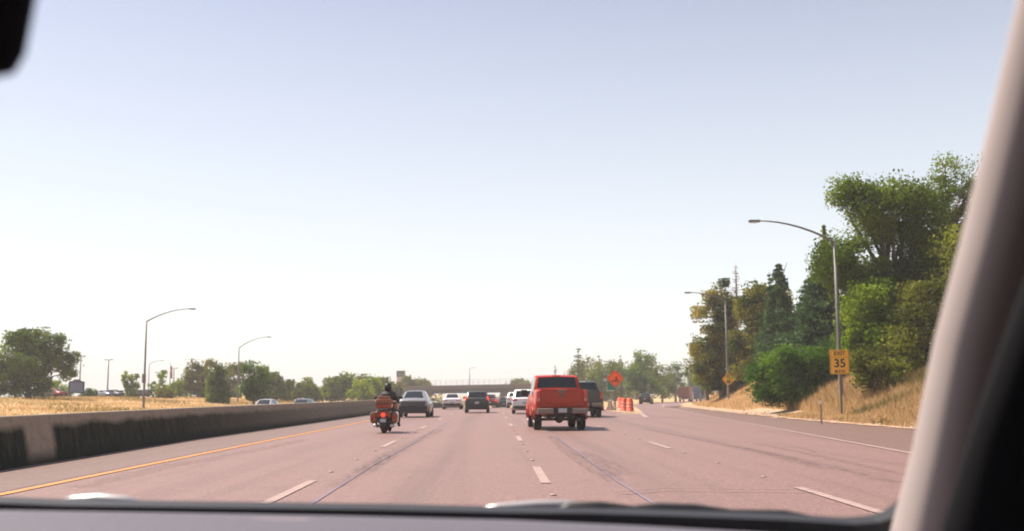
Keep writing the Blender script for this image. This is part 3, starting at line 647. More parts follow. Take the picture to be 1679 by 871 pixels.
#==PART2==
# ------------------------------------------------------------------ vehicles
def ring_half(s):
    y, zb, ws, wm, zm, wb, zl, wt, zt = s
    return [(0, zb), (ws * .92, zb), (ws, zb + .07), (wm * .995, zm - .12), (wm, zm), (wb, zl - .02), (wb * .985, zl), (wt, zt - .055), (wt - .035, zt - .012), (wt - .13, zt), (0, zt + .018)]
def loft_body(stations, body_mat, root, glass):
    """stations rear to front; glass: list of (name, i0, i1, j0, j1). Body and panes are cut from the same surface."""
    n = len(stations); pts = [[Vector((x, s[0], z)) for x, z in ring_half(s)] for s in stations]; m = len(pts[0])
    used = set(); out = {}
    for (nm, i0, i1, j0, j1) in glass:
        for i in range(i0, i1):
            for j in range(j0, j1): used.add((i, j))
    mb = MB()
    def quad(dst, i, j, sx, inset=0.0):
        q = [pts[i][j], pts[i][j + 1], pts[i + 1][j + 1], pts[i + 1][j]]
        dst.add([Vector((p.x * sx, p.y, p.z)) for p in q], [(0, 1, 2, 3)], True)
    for i in range(n - 1):
        for j in range(m - 1):
            if (i, j) in used: continue
            for sx in (1, -1): quad(mb, i, j, sx)
    for i in (0, n - 1):
        r = pts[i]; full = r + [Vector((-p.x, p.y, p.z)) for p in r[-2:0:-1]]
        mb.add(full, [tuple(range(len(full)))])
    body = finish(mb, 'body', body_mat, root)
    for (nm, i0, i1, j0, j1) in glass:
        sides = (1, -1) if j1 < m - 1 else (0,)
        for sd in sides:
            g = MB()
            for i in range(i0, i1):
                for j in range(j0, j1):
                    for sx in ((1, -1) if sd == 0 else (sd,)): quad(g, i, j, sx)
            finish(g, nm, GLASS_DARK, root)
    return body
def finish(mb, name, mat, root):
    o = mb.build(name, mat, None); bm = bmesh.new(); bm.from_mesh(o.data)
    bmesh.ops.remove_doubles(bm, verts=bm.verts[:], dist=0.0005); bmesh.ops.recalc_face_normals(bm, faces=bm.faces[:])
    for f_ in bm.faces: f_.smooth = True
    bm.to_mesh(o.data); bm.free(); o.data.set_sharp_from_angle(angle=R(38)); o.parent = root; return o
def wheel(root, x, y, r, wd, rim=True):
    prof = [(r * .62, -wd / 2), (r * .90, -wd / 2), (r * .985, -wd * .36), (r, -wd * .2), (r, wd * .2), (r * .985, wd * .36), (r * .90, wd / 2), (r * .62, wd / 2)]
    t_ = MB().lathe(prof, 'X', (x, y, r), 22).build('wheel', RUBBER, root)
    if rim:
        s_ = 1 if x > 0 else -1; q = MB()
        q.lathe([(r * .6, wd * .5 * s_ - .02 * s_), (r * .6, wd * .5 * s_ + .004 * s_), (r * .54, wd * .5 * s_ - .015 * s_), (0.03, wd * .5 * s_ - .02 * s_)], 'X', (x, y, r), 18)
        for k in range(5):
            a = k * 1.2566; d_ = Vector((0, math.cos(a), math.sin(a)))
            q.tube([Vector((x + (wd * .5 - .005) * s_, y, r)) + d_ * r * .08, Vector((x + (wd * .5 - .005) * s_, y, r)) + d_ * r * .57], [0.03, 0.022], 5)
        q.build('rim', ALLOY, t_)
    return t_
def stations(kind, L, W, H):
    h = W / 2
    if kind == 'sedan':
        rows = [(0, .46, .72, .86, .70, .84, .88, .74, .95), (.06, .36, .82, .96, .70, .94, .90, .82, 1.00), (.30, .30, .92, 1, .68, .97, .92, .84, 1.045), (.62, .24, .94, 1, .68, .97, .93, .80, 1.06),
                (1.30, .22, .95, 1, .66, .965, .93, .66, H - .05), (1.42, .22, .95, 1, .66, .965, .93, .66, H - .015), (2.0, .2, .95, 1, .66, .965, .92, .665, H), (2.55, .2, .95, 1, .66, .965, .90, .66, H - .03),
                (2.64, .2, .95, 1, .66, .965, .90, .67, H - .06), (3.35, .22, .95, 1, .66, .965, .90, .80, 1.0), (3.45, .22, .95, 1, .66, .96, .88, .82, .96), (4.2, .26, .92, .98, .62, .93, .78, .80, .86), (L - .12, .30, .84, .93, .55, .88, .66, .74, .72), (L, .34, .72, .80, .5, .76, .58, .62, .62)]
        gl = [('rear_window', 3, 4, 9, 10), ('windscreen', 8, 9, 9, 10), ('side_window', 4, 8, 6, 7)]
    elif kind == 'crossover':      # fastback hatch: steep tail, raked rear glass
        rows = [(0, .52, .72, .86, .80, .84, .98, .76, 1.02), (.06, .40, .84, .96, .80, .93, 1.0, .84, 1.07), (.14, .34, .92, .985, .78, .95, 1.0, .84, 1.09), (.34, .30, .93, 1, .76, .96, 1.0, .79, 1.17),
                (1.02, .24, .95, 1, .72, .965, 1.0, .63, H - .05), (1.12, .24, .95, 1, .72, .965, 1.0, .63, H - .02), (1.8, .22, .95, 1, .70, .965, .99, .63, H), (2.5, .22, .95, 1, .70, .965, .98, .63, H - .03),
                (2.60, .22, .95, 1, .70, .965, .97, .63, H - .06), (3.35, .24, .95, 1, .70, .965, .97, .80, 1.08), (3.45, .24, .95, 1, .70, .96, .94, .82, 1.04), (4.15, .28, .92, .98, .66, .93, .84, .80, .92), (L - .12, .32, .84, .93, .58, .88, .70, .74, .76), (L, .36, .72, .80, .54, .76, .62, .62, .66)]
        gl = [('rear_window', 3, 4, 9, 10), ('windscreen', 8, 9, 9, 10), ('side_window', 4, 8, 6, 7)]
    else:                          # upright estate / sport utility
        rows = [(0, .50, .74, .88, .80, .86, 1.0, .80, 1.05), (.05, .40, .84, .96, .80, .94, 1.04, .86, 1.10), (.12, .34, .92, .985, .78, .96, 1.05, .87, 1.13), (.40, .30, .93, 1, .76, .965, 1.05, .79, H - .10),
                (.46, .28, .94, 1, .76, .965, 1.05, .79, H - .05), (.56, .26, .95, 1, .74, .965, 1.05, .79, H - .015), (1.4, .24, .95, 1, .72, .965, 1.04, .79, H), (2.5, .24, .95, 1, .72, .965, 1.02, .78, H - .02),
                (2.62, .24, .95, 1, .72, .965, 1.02, .78, H - .05), (3.25, .24, .95, 1, .72, .965, 1.02, .84, 1.14), (3.35, .24, .95, 1, .72, .96, .99, .84, 1.10), (4.1, .28, .92, .98, .68, .93, .92, .82, 1.00), (L - .1, .32, .84, .95, .6, .90, .78, .78, .84), (L, .36, .74, .84, .56, .80, .70, .68, .74)]
        gl = [('rear_window', 2, 3, 9, 10), ('windscreen', 8, 9, 9, 10), ('side_window', 5, 8, 6, 7)]
    ref = 4.55
    out = []
    for r_ in rows:
        y, zb, ws, wm, zm, wb, zl, wt, zt = r_
        yy = y if y >= L - .2 else y * (L / ref if L < ref else 1)
        out.append((min(yy, L), zb, ws * h, wm * h, zm, wb * h, zl, wt * h, zt))
    return out, gl
def car(name, label, loc, rz, kind, L, W, H, mat, lamps=LAMP_RED, cat='car', group='cars on the highway', detail=True, lower=True, plate_z=None, lamp='block', r=0.33):
    o = empty(name, loc, label, cat, group, rz); st, gl = stations(kind, L, W, H); h = W / 2
    loft_body(st, mat, o, gl)
    for sx in (-1, 1):
        for wy in (.86 * L / 4.5, L - .9): wheel(o, sx * (h - .11), wy, r, .22, detail)
    zl = st[1][6]
    if lower: MB().box((0, .03, .46), (W * .90, .14, .20), bev=.03).build('bumper', PLASTIC, o)
    for sx in (-1, 1):
        if lamp == 'bar': MB().box((sx * h * .66, .02, zl - .075), (h * .46, .08, .07), bev=.02).build('tail_light', lamps, o)
        elif lamp == 'tall': MB().box((sx * h * .88, .10, zl + .02), (.13, .18, .34), bev=.03).build('tail_light', lamps, o)
        else: MB().box((sx * h * .76, .03, zl - .07), (h * .36, .10, .16), bev=.03).build('tail_light', lamps, o)
    MB().box((0, -.012, plate_z or zl - .28), (.31, .02, .155), bev=.004).build('licence_plate', PLATE, o)
    if detail:
        for sx in (-1, 1):
            hl = MB().box((sx * h * .70, L - .10, .68), (h * .40, .14, .13), bev=.03).build('headlight', LAMP_WHITE, o)
            wm_ = MB(); wm_.box((sx * (h + .08), L - 1.55, zl + .10), (.20, .10, .14), bev=.03); wm_.tube([(sx * (h - .05), L - 1.52, zl + .03), (sx * (h + .04), L - 1.54, zl + .07)], .02, 6); wm_.build('wing_mirror', mat, o)
        MB().box((0, st[4][0] + .05, H - .045), (.35, .05, .03), bev=.01).build('brake_light', LAMP_RED, o)
        MB().box((0, L - .02, .52), (W * .5, .06, .14), bev=.02).build('grille', PLASTIC, o)
    return o

def at(px, py, dz=0.0):
    """place on the road under this point of the photograph"""
    d = G(px, py)
    for _ in range(6): d = G(px, py, Tz(d.x, d.y))
    return (d.x, d.y, Tz(d.x, d.y) + dz)
def atd(px, d):
    p = P(px, 646, d); return (p.x, p.y, Tz(p.x, p.y))

SILVER = paint('silver paint', (0.27, 0.26, 0.27), 0.4); WHITE = paint('white paint', (0.70, 0.69, 0.68)); GRAPH = simple('dark graphite paint', (0.030, 0.031, 0.033), 0.42, 0.2, coat=.25, var=.1)
RED = simple('red paint', (0.35, 0.024, 0.006), 0.36, 0.0, coat=0.25, spec=.3, var=0.10, scale=2.0); DKGREEN = simple('dark green grey paint', (0.035, 0.043, 0.038), 0.4, 0.2, coat=.3, var=.1); BLACKP = simple('black car paint', (0.010, 0.012, 0.012), 0.45, coat=0.2, spec=.35, var=.1)
MAROON = paint('maroon paint', (0.16, 0.035, 0.03), 0.3); BEIGE = paint('pale grey paint', (0.45, 0.44, 0.43), 0.4); BLUEG = paint('blue grey paint', (0.12, 0.14, 0.19), 0.4)

p = at(677, 685)
c1 = car('crossover', 'silver fastback crossover ahead of the motorcycle', p, R(-1.5), 'crossover', 4.45, 1.86, 1.62, SILVER, lamps=simple('smoked lamp lens', (.10, .03, .03), .2, coat=.4), lamp='bar', plate_z=.76)
MB().box((0, -.012, .83), (1.50, .05, .30), bev=.02).build('tailgate_panel', simple('grey tailgate panel', (0.075, 0.072, 0.08), 0.45, 0.3, var=.1), c1)
MB().box((0, .02, .49), (1.72, .15, .42), bev=.05).build('diffuser', PLASTIC, c1)
p = at(741, 671.5)
car('sedan', 'white sedan right of the silver crossover, farther ahead', p, R(0), 'sedan', 4.7, 1.84, 1.47, WHITE, lamp='bar')
p = at(782, 677.5)
car('sport_utility', 'dark grey estate with lit red tail lamps in the lane left of the red pickup', p, R(0), 'suv', 4.6, 1.82, 1.62, GRAPH, BRAKE, lamp='tall')
p = at(861, 679)
car('sport_utility', 'white sport utility half hidden behind the left side of the red pickup', p, R(-2), 'suv', 4.6, 1.86, 1.70, WHITE, lamp='block')
p = atd(845, 107)
car('sedan', 'white car farther ahead peeking out left of the white sport utility', p, R(-1), 'suv', 4.6, 1.82, 1.62, WHITE)
p = atd(803, 118)
car('sedan', 'dark red car partly hidden behind the dark grey estate', p, R(0), 'sedan', 4.6, 1.82, 1.50, MAROON, BRAKE, detail=False)
p = atd(826, 150)
car('sedan', 'small black car far ahead at the foot of the overpass pier', p, R(0), 'sedan', 4.6, 1.84, 1.50, BLACKP, detail=False)
p = atd(814, 190)
car('van', 'pale van far ahead under the overpass', p, R(0), 'suv', 4.9, 1.95, 1.95, BEIGE, cat='van', detail=False)
p = atd(790, 200)
car('sedan', 'white car far ahead behind the dark grey estate', p, R(0), 'sedan', 4.6, 1.84, 1.5, WHITE, detail=False)
p = at(1057, 664.5)
k = car('hatchback', 'small black hatchback alone on the curving exit ramp', atd(1057, 150), R(-14), 'suv', 4.2, 1.80, 1.52, BLACKP, LAMP_RED, lamp='tall')

# oncoming cars beyond the barrier
for px, d, rz, kind, mt, lb, H in ((448, 98, 176, 'sedan', BEIGE, 'silver sedan coming the other way, left of two beyond the barrier', 1.47), (508, 93, 176, 'sedan', BLUEG, 'blue-grey sedan coming the other way, right of two beyond the barrier', 1.46), (712, 190, 180, 'sedan', WHITE, 'distant white car coming the other way past the silver crossover', 1.55)):
    car('oncoming_car', lb, atd(px, d), R(rz), kind, 4.7, 1.84, H, mt, group='oncoming cars beyond the barrier')
# parked cars
pk = [(82, 172, MAROON, 'pale grey car parked under the far left oak', 1.5), (104, 176, RED, 'red car parked right of the far left oak', 1.5), (168, 190, WHITE, 'white car at the left end of the parked row', 1.55), (184, 194, BLUEG, 'blue-grey car second in the parked row', 1.5),
      (200, 196, GRAPH, 'dark car in the middle of the parked row', 1.6), (216, 198, SILVER, 'silver car in the parked row left of the near left lamp', 1.5), (229, 200, BLUEG, 'blue car parked just behind the near left lamp post', 1.6), (246, 198, GRAPH, 'dark car parked right of the near left lamp post', 1.5)]
pk[0] = (82, 172, BEIGE, pk[0][3], 1.5)
for px, d, mt, lb, H in pk:
    car('parked_car', lb, atd(px, d), R(75 + random.uniform(-6, 6)), random.choice(['sedan', 'suv']), 4.5, 1.82, H, mt, group='cars in the car park', detail=False)

# ---- red pickup
DULL = simple('dull grey bumper', (0.20, 0.165, 0.145), 0.5, 0.3, var=.15)
def pickup(name, label, loc, rz, mat, red=True, bumper=DULL):
    o = empty(name, loc, label, 'pickup truck', 'trucks on the highway', rz)
    st = [(.02, .66, .93, .97, .95, .965, 1.20, .955, 1.50), (.06, .62, .955, 1.0, .95, .985, 1.22, .97, 1.53), (.55, .58, .96, 1.015, .95, .985, 1.24, .965, 1.535), (1.90, .52, .96, 1.0, .95, .98, 1.24, .96, 1.54), (1.93, .50, .96, .99, .95, .975, 1.24, .90, 1.56),
          (1.95, .50, .96, 1.0, .95, .975, 1.30, .93, 1.60), (2.10, .48, .96, 1.0, .95, .975, 1.34, .845, 2.03), (2.22, .48, .96, 1.0, .95, .975, 1.34, .845, 2.09), (3.0, .46, .96, 1.0, .95, .975, 1.34, .845, 2.12), (3.75, .46, .96, 1.0, .95, .975, 1.34, .84, 2.09),
          (3.85, .46, .96, 1.0, .95, .975, 1.33, .84, 2.06), (4.45, .46, .96, 1.0, .95, .975, 1.32, .90, 1.46), (4.55, .46, .96, 1.0, .95, .97, 1.28, .90, 1.40), (5.5, .48, .95, 1.0, .9, .96, 1.20, .90, 1.32), (5.72, .52, .92, .97, .85, .93, 1.10, .86, 1.20), (5.78, .56, .88, .93, .8, .89, 1.0, .80, 1.1)]
    loft_body(st, mat, o, [('rear_window', 5, 6, 9, 10), ('side_window', 6, 10, 6, 7), ('windscreen', 10, 11, 9, 10)])
    MB().box((0, 1.0, 1.556), (1.60, 1.60, .02)).build('bed_liner', PLASTIC, o)
    tg_ = MB(); tg_.box((0, -.005, 1.205), (1.60, .07, .66), bev=.02); tg_.box((0, -.045, 1.20), (1.30, .02, .36), bev=.009); tg_.box((0, -.015, 1.515), (1.60, .10, .05), bev=.015)
    tgo = tg_.build('tailgate', mat, o)
    MB().prism([(-.19, 1.535), (.19, 1.535), (.14, 1.45), (-.14, 1.45)], -.066, -.05).build('handle', STEEL_DARK, tgo)
    MB().box((0, -.06, 1.34), (.17, .02, .13), bev=.006).build('badge', simple('dull badge', (0.16, .06, .05), .4), tgo)
    for sx in (-1, 1):
        tl = MB().box((sx * .885, .01, 1.26), (.15, .10, .42), bev=.02).build('tail_light', LAMP_RED, o)
        MB().box((sx * .885, -.042, 1.16), (.11, .02, .10), bev=.008).build('reversing_lamp', simple('pinkish lens', (.42, .20, .18), .3, coat=.4), tl)
        bb = MB(); bb.box((sx * .64, -.16, .74), (.60, .20, .20), bev=.03); b_ = bb.build('bumper', bumper, o)
        MB().box((sx * 1.19, 4.05, 1.42), (.26, .12, .26), bev=.04).build('wing_mirror', PLASTIC, o)
        MB().box((sx * .80, 1.02, .60), (.06, .02, .30)).build('mud_flap', RUBBER, o)
        MB().box((sx * .74, 5.74, 1.0), (.36, .10, .20), bev=.03).build('headlight', LAMP_WHITE, o)
        for y0 in (1.25, 4.75):
            fl = MB()
            prof_ = [(sx * (1.005 + .035 * math.sin(math.pi * q / 10)), y0 + .47 * math.cos(math.pi * q / 10), .40 + .50 * math.sin(math.pi * q / 10)) for q in range(11)]
            fl.tube(prof_, .035, 6)
            fl.build('fender_flare', mat, o)
    MB().prism([(-.36, .845), (.36, .845), (.24, .63), (-.24, .63)], -.25, -.06).build('bumper_step', PLASTIC, o)
    MB().box((0, -.262, .755), (.31, .02, .155), bev=.004).build('licence_plate', PLATE, o)
    MB().box((0, 2.17, 2.075), (.34, .07, .05), bev=.015).build('brake_light', LAMP_RED if red else LAMP_WHITE, o)
    ax = MB(); ax.tube([(-.8, 1.25, .40), (.8, 1.25, .40)], .055, 8); ax.lathe([(.05, -.14), (.15, -.08), (.17, 0), (.15, .08), (.05, .14)], 'Y', (.0, 1.25, .42), 12); ax.build('axle', STEEL_DARK, o)
    ch = MB()
    for sx in (-1, 1): ch.box((sx * .42, 2.6, .53), (.10, 5.2, .16))
    ch.box((0, .15, .56), (1.1, .14, .14)); ch.box((0, .02, .47), (.16, .26, .12)); ch.build('chassis', PLASTIC, o)
    MB().tube([(.55, 2.0, .42), (.60, .4, .42), (.66, .02, .42)], .045, 8).build('exhaust', STEEL_DARK, o)
    for sx in (-1, 1):
        for wy in (1.25, 4.75): wheel(o, sx * .845, wy, .40, .29)
    return o
pickup('pickup_truck', 'red pickup truck with dark rear window and grey bumper in the third lane', (at(922, 706.5)), R(1.6), RED)
pickup('pickup_truck', 'dark grey-green pickup truck partly hidden behind the right side of the red one', at(961, 685), R(0), DKGREEN, False)

# ---- lorries on the ramp
def lorry(name, label, loc, rz, mat):
    o = empty(name, loc, label, 'truck', 'trucks on the exit ramp', rz)
    cb = MB(); cb.box((0, 3.2, 2.05), (2.45, 6.2, 2.3), bev=.03)
    for k in range(7): cb.box((1.235, .5 + k * .9, 2.05), (.03, .05, 2.2)); cb.box((-1.235, .5 + k * .9, 2.05), (.03, .05, 2.2))
    cb.build('cargo_box', mat, o)
    MB().box((0, .06, 2.0), (2.1, .06, 1.9), bev=.02).build('rear_door', mat, o)
    MB().box((0, 3.2, .78), (1.0, 6.6, .22)).build('chassis', PLASTIC, o)
    MB().box((0, -.03, .62), (2.3, .14, .22), bev=.02).build('bumper', BEIGE, o)
    cabm = MB(); cabm.prism([(-1.1, .55), (1.1, .55), (1.1, 1.7), (1.0, 2.6), (-1.0, 2.6), (-1.1, 1.7)], 6.5, 8.3); cabm.build('cab', WHITE, o)
    MB().box((0, 8.31, 2.05), (1.9, .03, .7)).build('windscreen', GLASS_DARK, o)
    for sx in (-1, 1):
        MB().box((sx * 1.0, -.02, .95), (.22, .06, .12), bev=.02).build('tail_light', LAMP_RED, o)
        for wy in (1.5, 7.3): wheel(o, sx * .98, wy, .48, .36 if wy < 2 else .26)
    return o
lorry('lorry', 'box lorry with a dull red back leaving by the exit ramp', atd(1121, 225), R(-17), simple('dull red panel', (0.26, .07, .055), .6, var=.15, scale=1))
lorry('lorry', 'blue lorry ahead of the red one, its lower half behind the grass bank', atd(1139, 240), R(-22), simple('blue panel', (0.06, .10, .20), .6, var=.15, scale=1))

# ---- motorcycle and rider
bp_ = at(628, 711); MRZ = R(-1)
mo = empty('motorcycle', bp_, 'orange-brown touring motorcycle with top box and panniers, nearest vehicle at the left', 'motorcycle', None, MRZ)
ORG = paint('burnt orange paint', (0.19, 0.052, 0.013), 0.3, .3)
wr = MB().lathe([(.17, -.10), (.27, -.10), (.31, -.06), (.325, 0), (.31, .06), (.27, .10), (.17, .10)], 'X', (0, .38, .325), 24).build('wheel', RUBBER, mo)
MB().lathe([(.16, -.07), (.16, .07), (.05, .09), (.05, -.09)], 'X', (0, .38, .325), 16).build('rim', ALLOY, wr)
wf = MB().lathe([(.19, -.065), (.28, -.065), (.32, -.03), (.325, 0), (.32, .03), (.28, .065), (.19, .065)], 'X', (0, 2.05, .325), 24).build('wheel', RUBBER, mo)
MB().lathe([(.18, -.05), (.18, .05), (.05, .06), (.05, -.06)], 'X', (0, 2.05, .325), 16).build('rim', ALLOY, wf)
tb = MB(); tb.box((0, .20, 1.06), (.60, .48, .36), bev=.09); tb.box((0, .22, 1.26), (.44, .36, .14), bev=.06)
tbo = tb.build('top_box', ORG, mo)
MB().box((0, -.045, .98), (.46, .03, .05), bev=.01).build('reflector', LAMP_RED, tbo)
MB().box((0, .20, 1.055), (.612, .49, .02), bev=.004).build('lid_seam', PLASTIC, tbo)
for sx in (-1, 1):
    pn = MB(); pn.box((sx * .36, .42, .56), (.26, .62, .42), bev=.09); pno = pn.build('pannier', ORG, mo)
    MB().box((sx * .36, .10, .60), (.13, .03, .05), bev=.01).build('reflector', LAMP_RED, pno)
    MB().tube([(sx * .24, 1.5, .26), (sx * .27, .8, .24), (sx * .30, .02, .28)], [.05, .055, .06], 10).build('exhaust', CHROME, mo)
    MB().tube([(sx * .05, 1.72, 1.05), (sx * .20, 1.70, 1.13), (sx * .38, 1.56, 1.10)], .018, 7).build('handlebar', STEEL_DARK, mo)
    mr_ = MB(); mr_.tube([(sx * .26, 1.70, 1.12), (sx * .42, 1.72, 1.24)], .012, 6); mr_.box((sx * .44, 1.71, 1.27), (.17, .05, .10), bev=.02); mr_.build('wing_mirror', PLASTIC, mo)
    MB().tube([(sx * .10, 2.05, .325), (sx * .10, 1.80, .95)], .03, 8).build('fork', CHROME, mo)
MB().lathe([(.01, -.03), (.075, -.02), (.085, .01), (.08, .05)], 'Y', (0, -.02, .66), 16).build('tail_light', BRAKE, mo)
MB().box((0, -.03, .46), (.20, .02, .13), rot=Matrix.Rotation(R(-12), 3, 'X'), bev=.004).build('licence_plate', PLATE, mo)
fd = MB()
arc = [(0, .38 + .37 * math.cos(a), .325 + .37 * math.sin(a)) for a in np.linspace(R(20), R(205), 12)]
for i in range(11):
    a_, b_ = Vector(arc[i]), Vector(arc[i + 1])
    fd.add([a_ + Vector((-.12, 0, 0)), a_ + Vector((.12, 0, 0)), b_ + Vector((.12, 0, 0)), b_ + Vector((-.12, 0, 0)), a_ * 1 + Vector((-.12, 0, .02)), a_ + Vector((.12, 0, .02)), b_ + Vector((.12, 0, .02)), b_ + Vector((-.12, 0, .02))], [(0, 1, 2, 3), (4, 5, 6, 7), (0, 4, 7, 3), (1, 5, 6, 2)])
fd.build('fender', PLASTIC, mo)
MB().box((0, .80, .80), (.36, .62, .16), bev=.06).build('seat', PLASTIC, mo)
MB().box((0, .36, .68), (.52, .64, .26), bev=.06).build('tail_section', ORG, mo)
MB().box((0, .16, .50), (.34, .30, .34), bev=.08).build('mudguard', PLASTIC, mo)
en = MB(); en.box((0, 1.25, .48), (.46, .60, .46), bev=.08); en.lathe([(.05, -.36), (.13, -.34), (.15, -.2), (.15, .2), (.13, .34), (.05, .36)], 'X', (0, 1.35, .45), 14); en.build('engine', STEEL_DARK, mo)
MB().box((0, 1.35, .88), (.36, .56, .26), bev=.09).build('fuel_tank', ORG, mo)
fa = MB(); fa.box((0, 1.86, .95), (.62, .30, .44), bev=.10); fa.build('fairing', ORG, mo)
ws_ = MB(); ws_.prism([(-.26, 1.15), (.26, 1.15), (.20, 1.42), (-.20, 1.42)], 1.88, 1.90); ws_.build('windscreen', GLASS_DARK, mo)
def skin_fig(name, chains, rad, mat, parent, root_i=0):
    me = bpy.data.meshes.new(name); me.from_pydata([v_ for v_ in chains[0]], chains[1], []); me.update()
    o = link(name, me, mat, parent); md = o.modifiers.new('skin', 'SKIN'); md.use_smooth_shade = True
    for i, r_ in enumerate(rad): me.skin_vertices[0].data[i].radius = (r_, r_)
    me.skin_vertices[0].data[root_i].use_root = True
    s_ = o.modifiers.new('sub', 'SUBSURF'); s_.levels = 1; s_.render_levels = 1
    return o
rider = empty('person', bp_, 'motorcycle rider in dark jacket and black helmet, seen from behind', 'person', None, MRZ)
V = [(0, .88, .95), (0, .90, 1.10), (0, .95, 1.28), (0, .99, 1.42), (0, 1.02, 1.50), (0, 1.04, 1.58)]
E = [(0, 1), (1, 2), (2, 3), (3, 4), (4, 5)]; rd = [.19, .20, .22, .20, .07, .08]
for sx in (-1, 1):
    i = len(V); V += [(sx * .20, 1.0, 1.40), (sx * .33, 1.08, 1.22), (sx * .42, 1.20, 1.10), (sx * .40, 1.42, 1.12), (sx * .37, 1.52, 1.13), (sx * .36, 1.58, 1.13)]
    E += [(3, i), (i, i + 1), (i + 1, i + 2), (i + 2, i + 3), (i + 3, i + 4), (i + 4, i + 5)]; rd += [.095, .075, .062, .050, .042, .040]
    for q in range(4):
        jx = len(V); V += [(sx * (.335 + .022 * q), 1.61, 1.145), (sx * (.335 + .022 * q), 1.625, 1.11), (sx * (.335 + .022 * q), 1.60, 1.085)]; E += [(i + 5, jx), (jx, jx + 1), (jx + 1, jx + 2)]; rd += [.012, .011, .009]
    jx = len(V); V += [(sx * .325, 1.55, 1.10), (sx * .315, 1.58, 1.085)]; E += [(i + 4, jx), (jx, jx + 1)]; rd += [.013, .010]
    i = len(V); V += [(sx * .13, .95, .90), (sx * .27, 1.18, .80), (sx * .40, 1.40, .70), (sx * .42, 1.32, .50), (sx * .42, 1.24, .32), (sx * .43, 1.30, .25), (sx * .44, 1.44, .24)]
    E += [(0, i), (i, i + 1), (i + 1, i + 2), (i + 2, i + 3), (i + 3, i + 4), (i + 4, i + 5), (i + 5, i + 6)]; rd += [.125, .10, .082, .072, .055, .055, .045]
V = [(x + (.07 * min(1, max(0, (z - .95) / .35)) if z < 1.45 and y < 1.1 else .04 if z >= 1.45 else 0), y, z) for x, y, z in V]
skin_fig('body', (V, E), rd, simple('dark riding clothes', (0.045, 0.042, 0.042), 0.8, var=.3, scale=9, bump=.3), rider)
hm = MB(); hm.lathe([(.075, -.13), (.115, -.11), (.135, -.05), (.142, .02), (.135, .08), (.11, .13), (.06, .16), (.005, .17)], 'Z', (.04, 1.05, 1.64), 18, sy=1.12)
hmo = hm.build('helmet', BLACKP, rider)
vz = MB()
for k in range(7):
    a0, a1 = R(35 + k * 110 / 7), R(35 + (k + 1) * 110 / 7)
    q = [(.04 + .148 * math.cos(a), 1.05 + .148 * 1.12 * math.sin(a), z) for a, z in ((a0, 1.61), (a1, 1.61), (a1, 1.70), (a0, 1.70))]
    vz.add(q + [(.04 + (x - .04) * .97, 1.05 + (y - 1.05) * .97, z) for x, y, z in q], [(0, 1, 2, 3), (4, 5, 6, 7), (0, 1, 5, 4), (2, 3, 7, 6)])
vz.build('visor', GLASS_DARK, hmo)

# ------------------------------------------------------------------ street furniture
def rootz(px, d, py=646): p_ = P(px, py, d); return Vector((p_.x, p_.y, Tz(p_.x, p_.y)))
def lamp(label, px, d, top, tip, side, box=False, mat=STEEL):
    """top: pixel of the pole top; tip: pixel of the lamp head"""
    r0 = rootz(px, d); o = empty('street_lamp', r0, label, 'street lamp', 'highway lamps')
    tp = P(top[0], top[1], d) - r0; e = P(tip[0], tip[1], d) - r0; tp.x = e.x - (e - tp).x; tp.y = 0
    MB().tube([(0, 0, -.3), (0, 0, .05), Vector((0, 0, tp.z * .5)), Vector((0, 0, tp.z))], [.13, .125, .10, .075], 12).build('pole', mat, o)
    MB().lathe([(.22, 0), (.22, .12), (.15, .2)], 'Z', (0, 0, -.02), 12).build('base', STEEL_DARK, o)
    dx = tip[0] - top[0]; L = sc(d) * dx; rise = e.z - tp.z
    pts = [Vector((0, 0, tp.z - .03))] + [Vector((L * q, 0, tp.z + rise * (1 - (1 - q) ** 1.9))) for q in (.15, .3, .45, .6, .75, .9, 1.0)]
    MB().tube(pts, [.07, .065, .06, .055, .05, .045, .04, .035], 10).build('arm', mat, o)
    s_ = 1 if L > 0 else -1
    hd = MB(); hd.box((L + s_ * .30, 0, tp.z + rise - .01), (.66, .28, .14), bev=.05)
    h_ = hd.build('lamp_head', STEEL, o)
    MB().box((L + s_ * .34, 0, tp.z + rise - .09), (.36, .22, .04), bev=.015).build('lens', LAMP_WHITE, h_)
    if box: MB().box((0, -.16, 3.1), (.34, .26, .9), bev=.03).build('control_box', STEEL_DARK, o)
    return o
lamp('tall steel lamp with the longest arm, rising behind the exit speed sign', 1379, 58, (1364, 392), (1240, 357), -1)
lamp('smaller steel lamp rising behind the signal ahead sign at right', 1194, 101, (1175, 492), (1118, 478), -1)
lamp('nearest lamp left of the highway, with a box on its pole', 236, 106, (238, 526), (308, 505), 1, True)
lamp('second lamp along the left side, above the grey wispy tree', 390, 158, (390, 570), (436, 552), 1)
lamp('faint far lamp just right of the nearest left lamp post', 243, 235, (243, 597), (262, 591), 1)
def park_lamp(label, px, d, top):
    r0 = rootz(px, d); o = empty('car_park_lamp', r0, label, 'lamp post', 'car park lamps'); H = (P(px, top, d) - r0).z
    MB().tube([(0, 0, -.2), (0, 0, H)], [.14, .10], 10).build('pole', STEEL_DARK, o)
    MB().box((0, 0, H), (1.3, .10, .10), bev=.02).build('crossbar', STEEL_DARK, o)
    for sx in (-1, 1): MB().box((sx * .62, 0, H + .05), (.42, .34, .16), bev=.03).build('lamp_head', STEEL_DARK, o)
park_lamp('double headed car park lamp behind the blue board', 130, 205, 585)
park_lamp('double headed car park lamp above the parked row', 176, 205, 590)
park_lamp('short far lamp post right of the flagpole', 284, 230, 604)

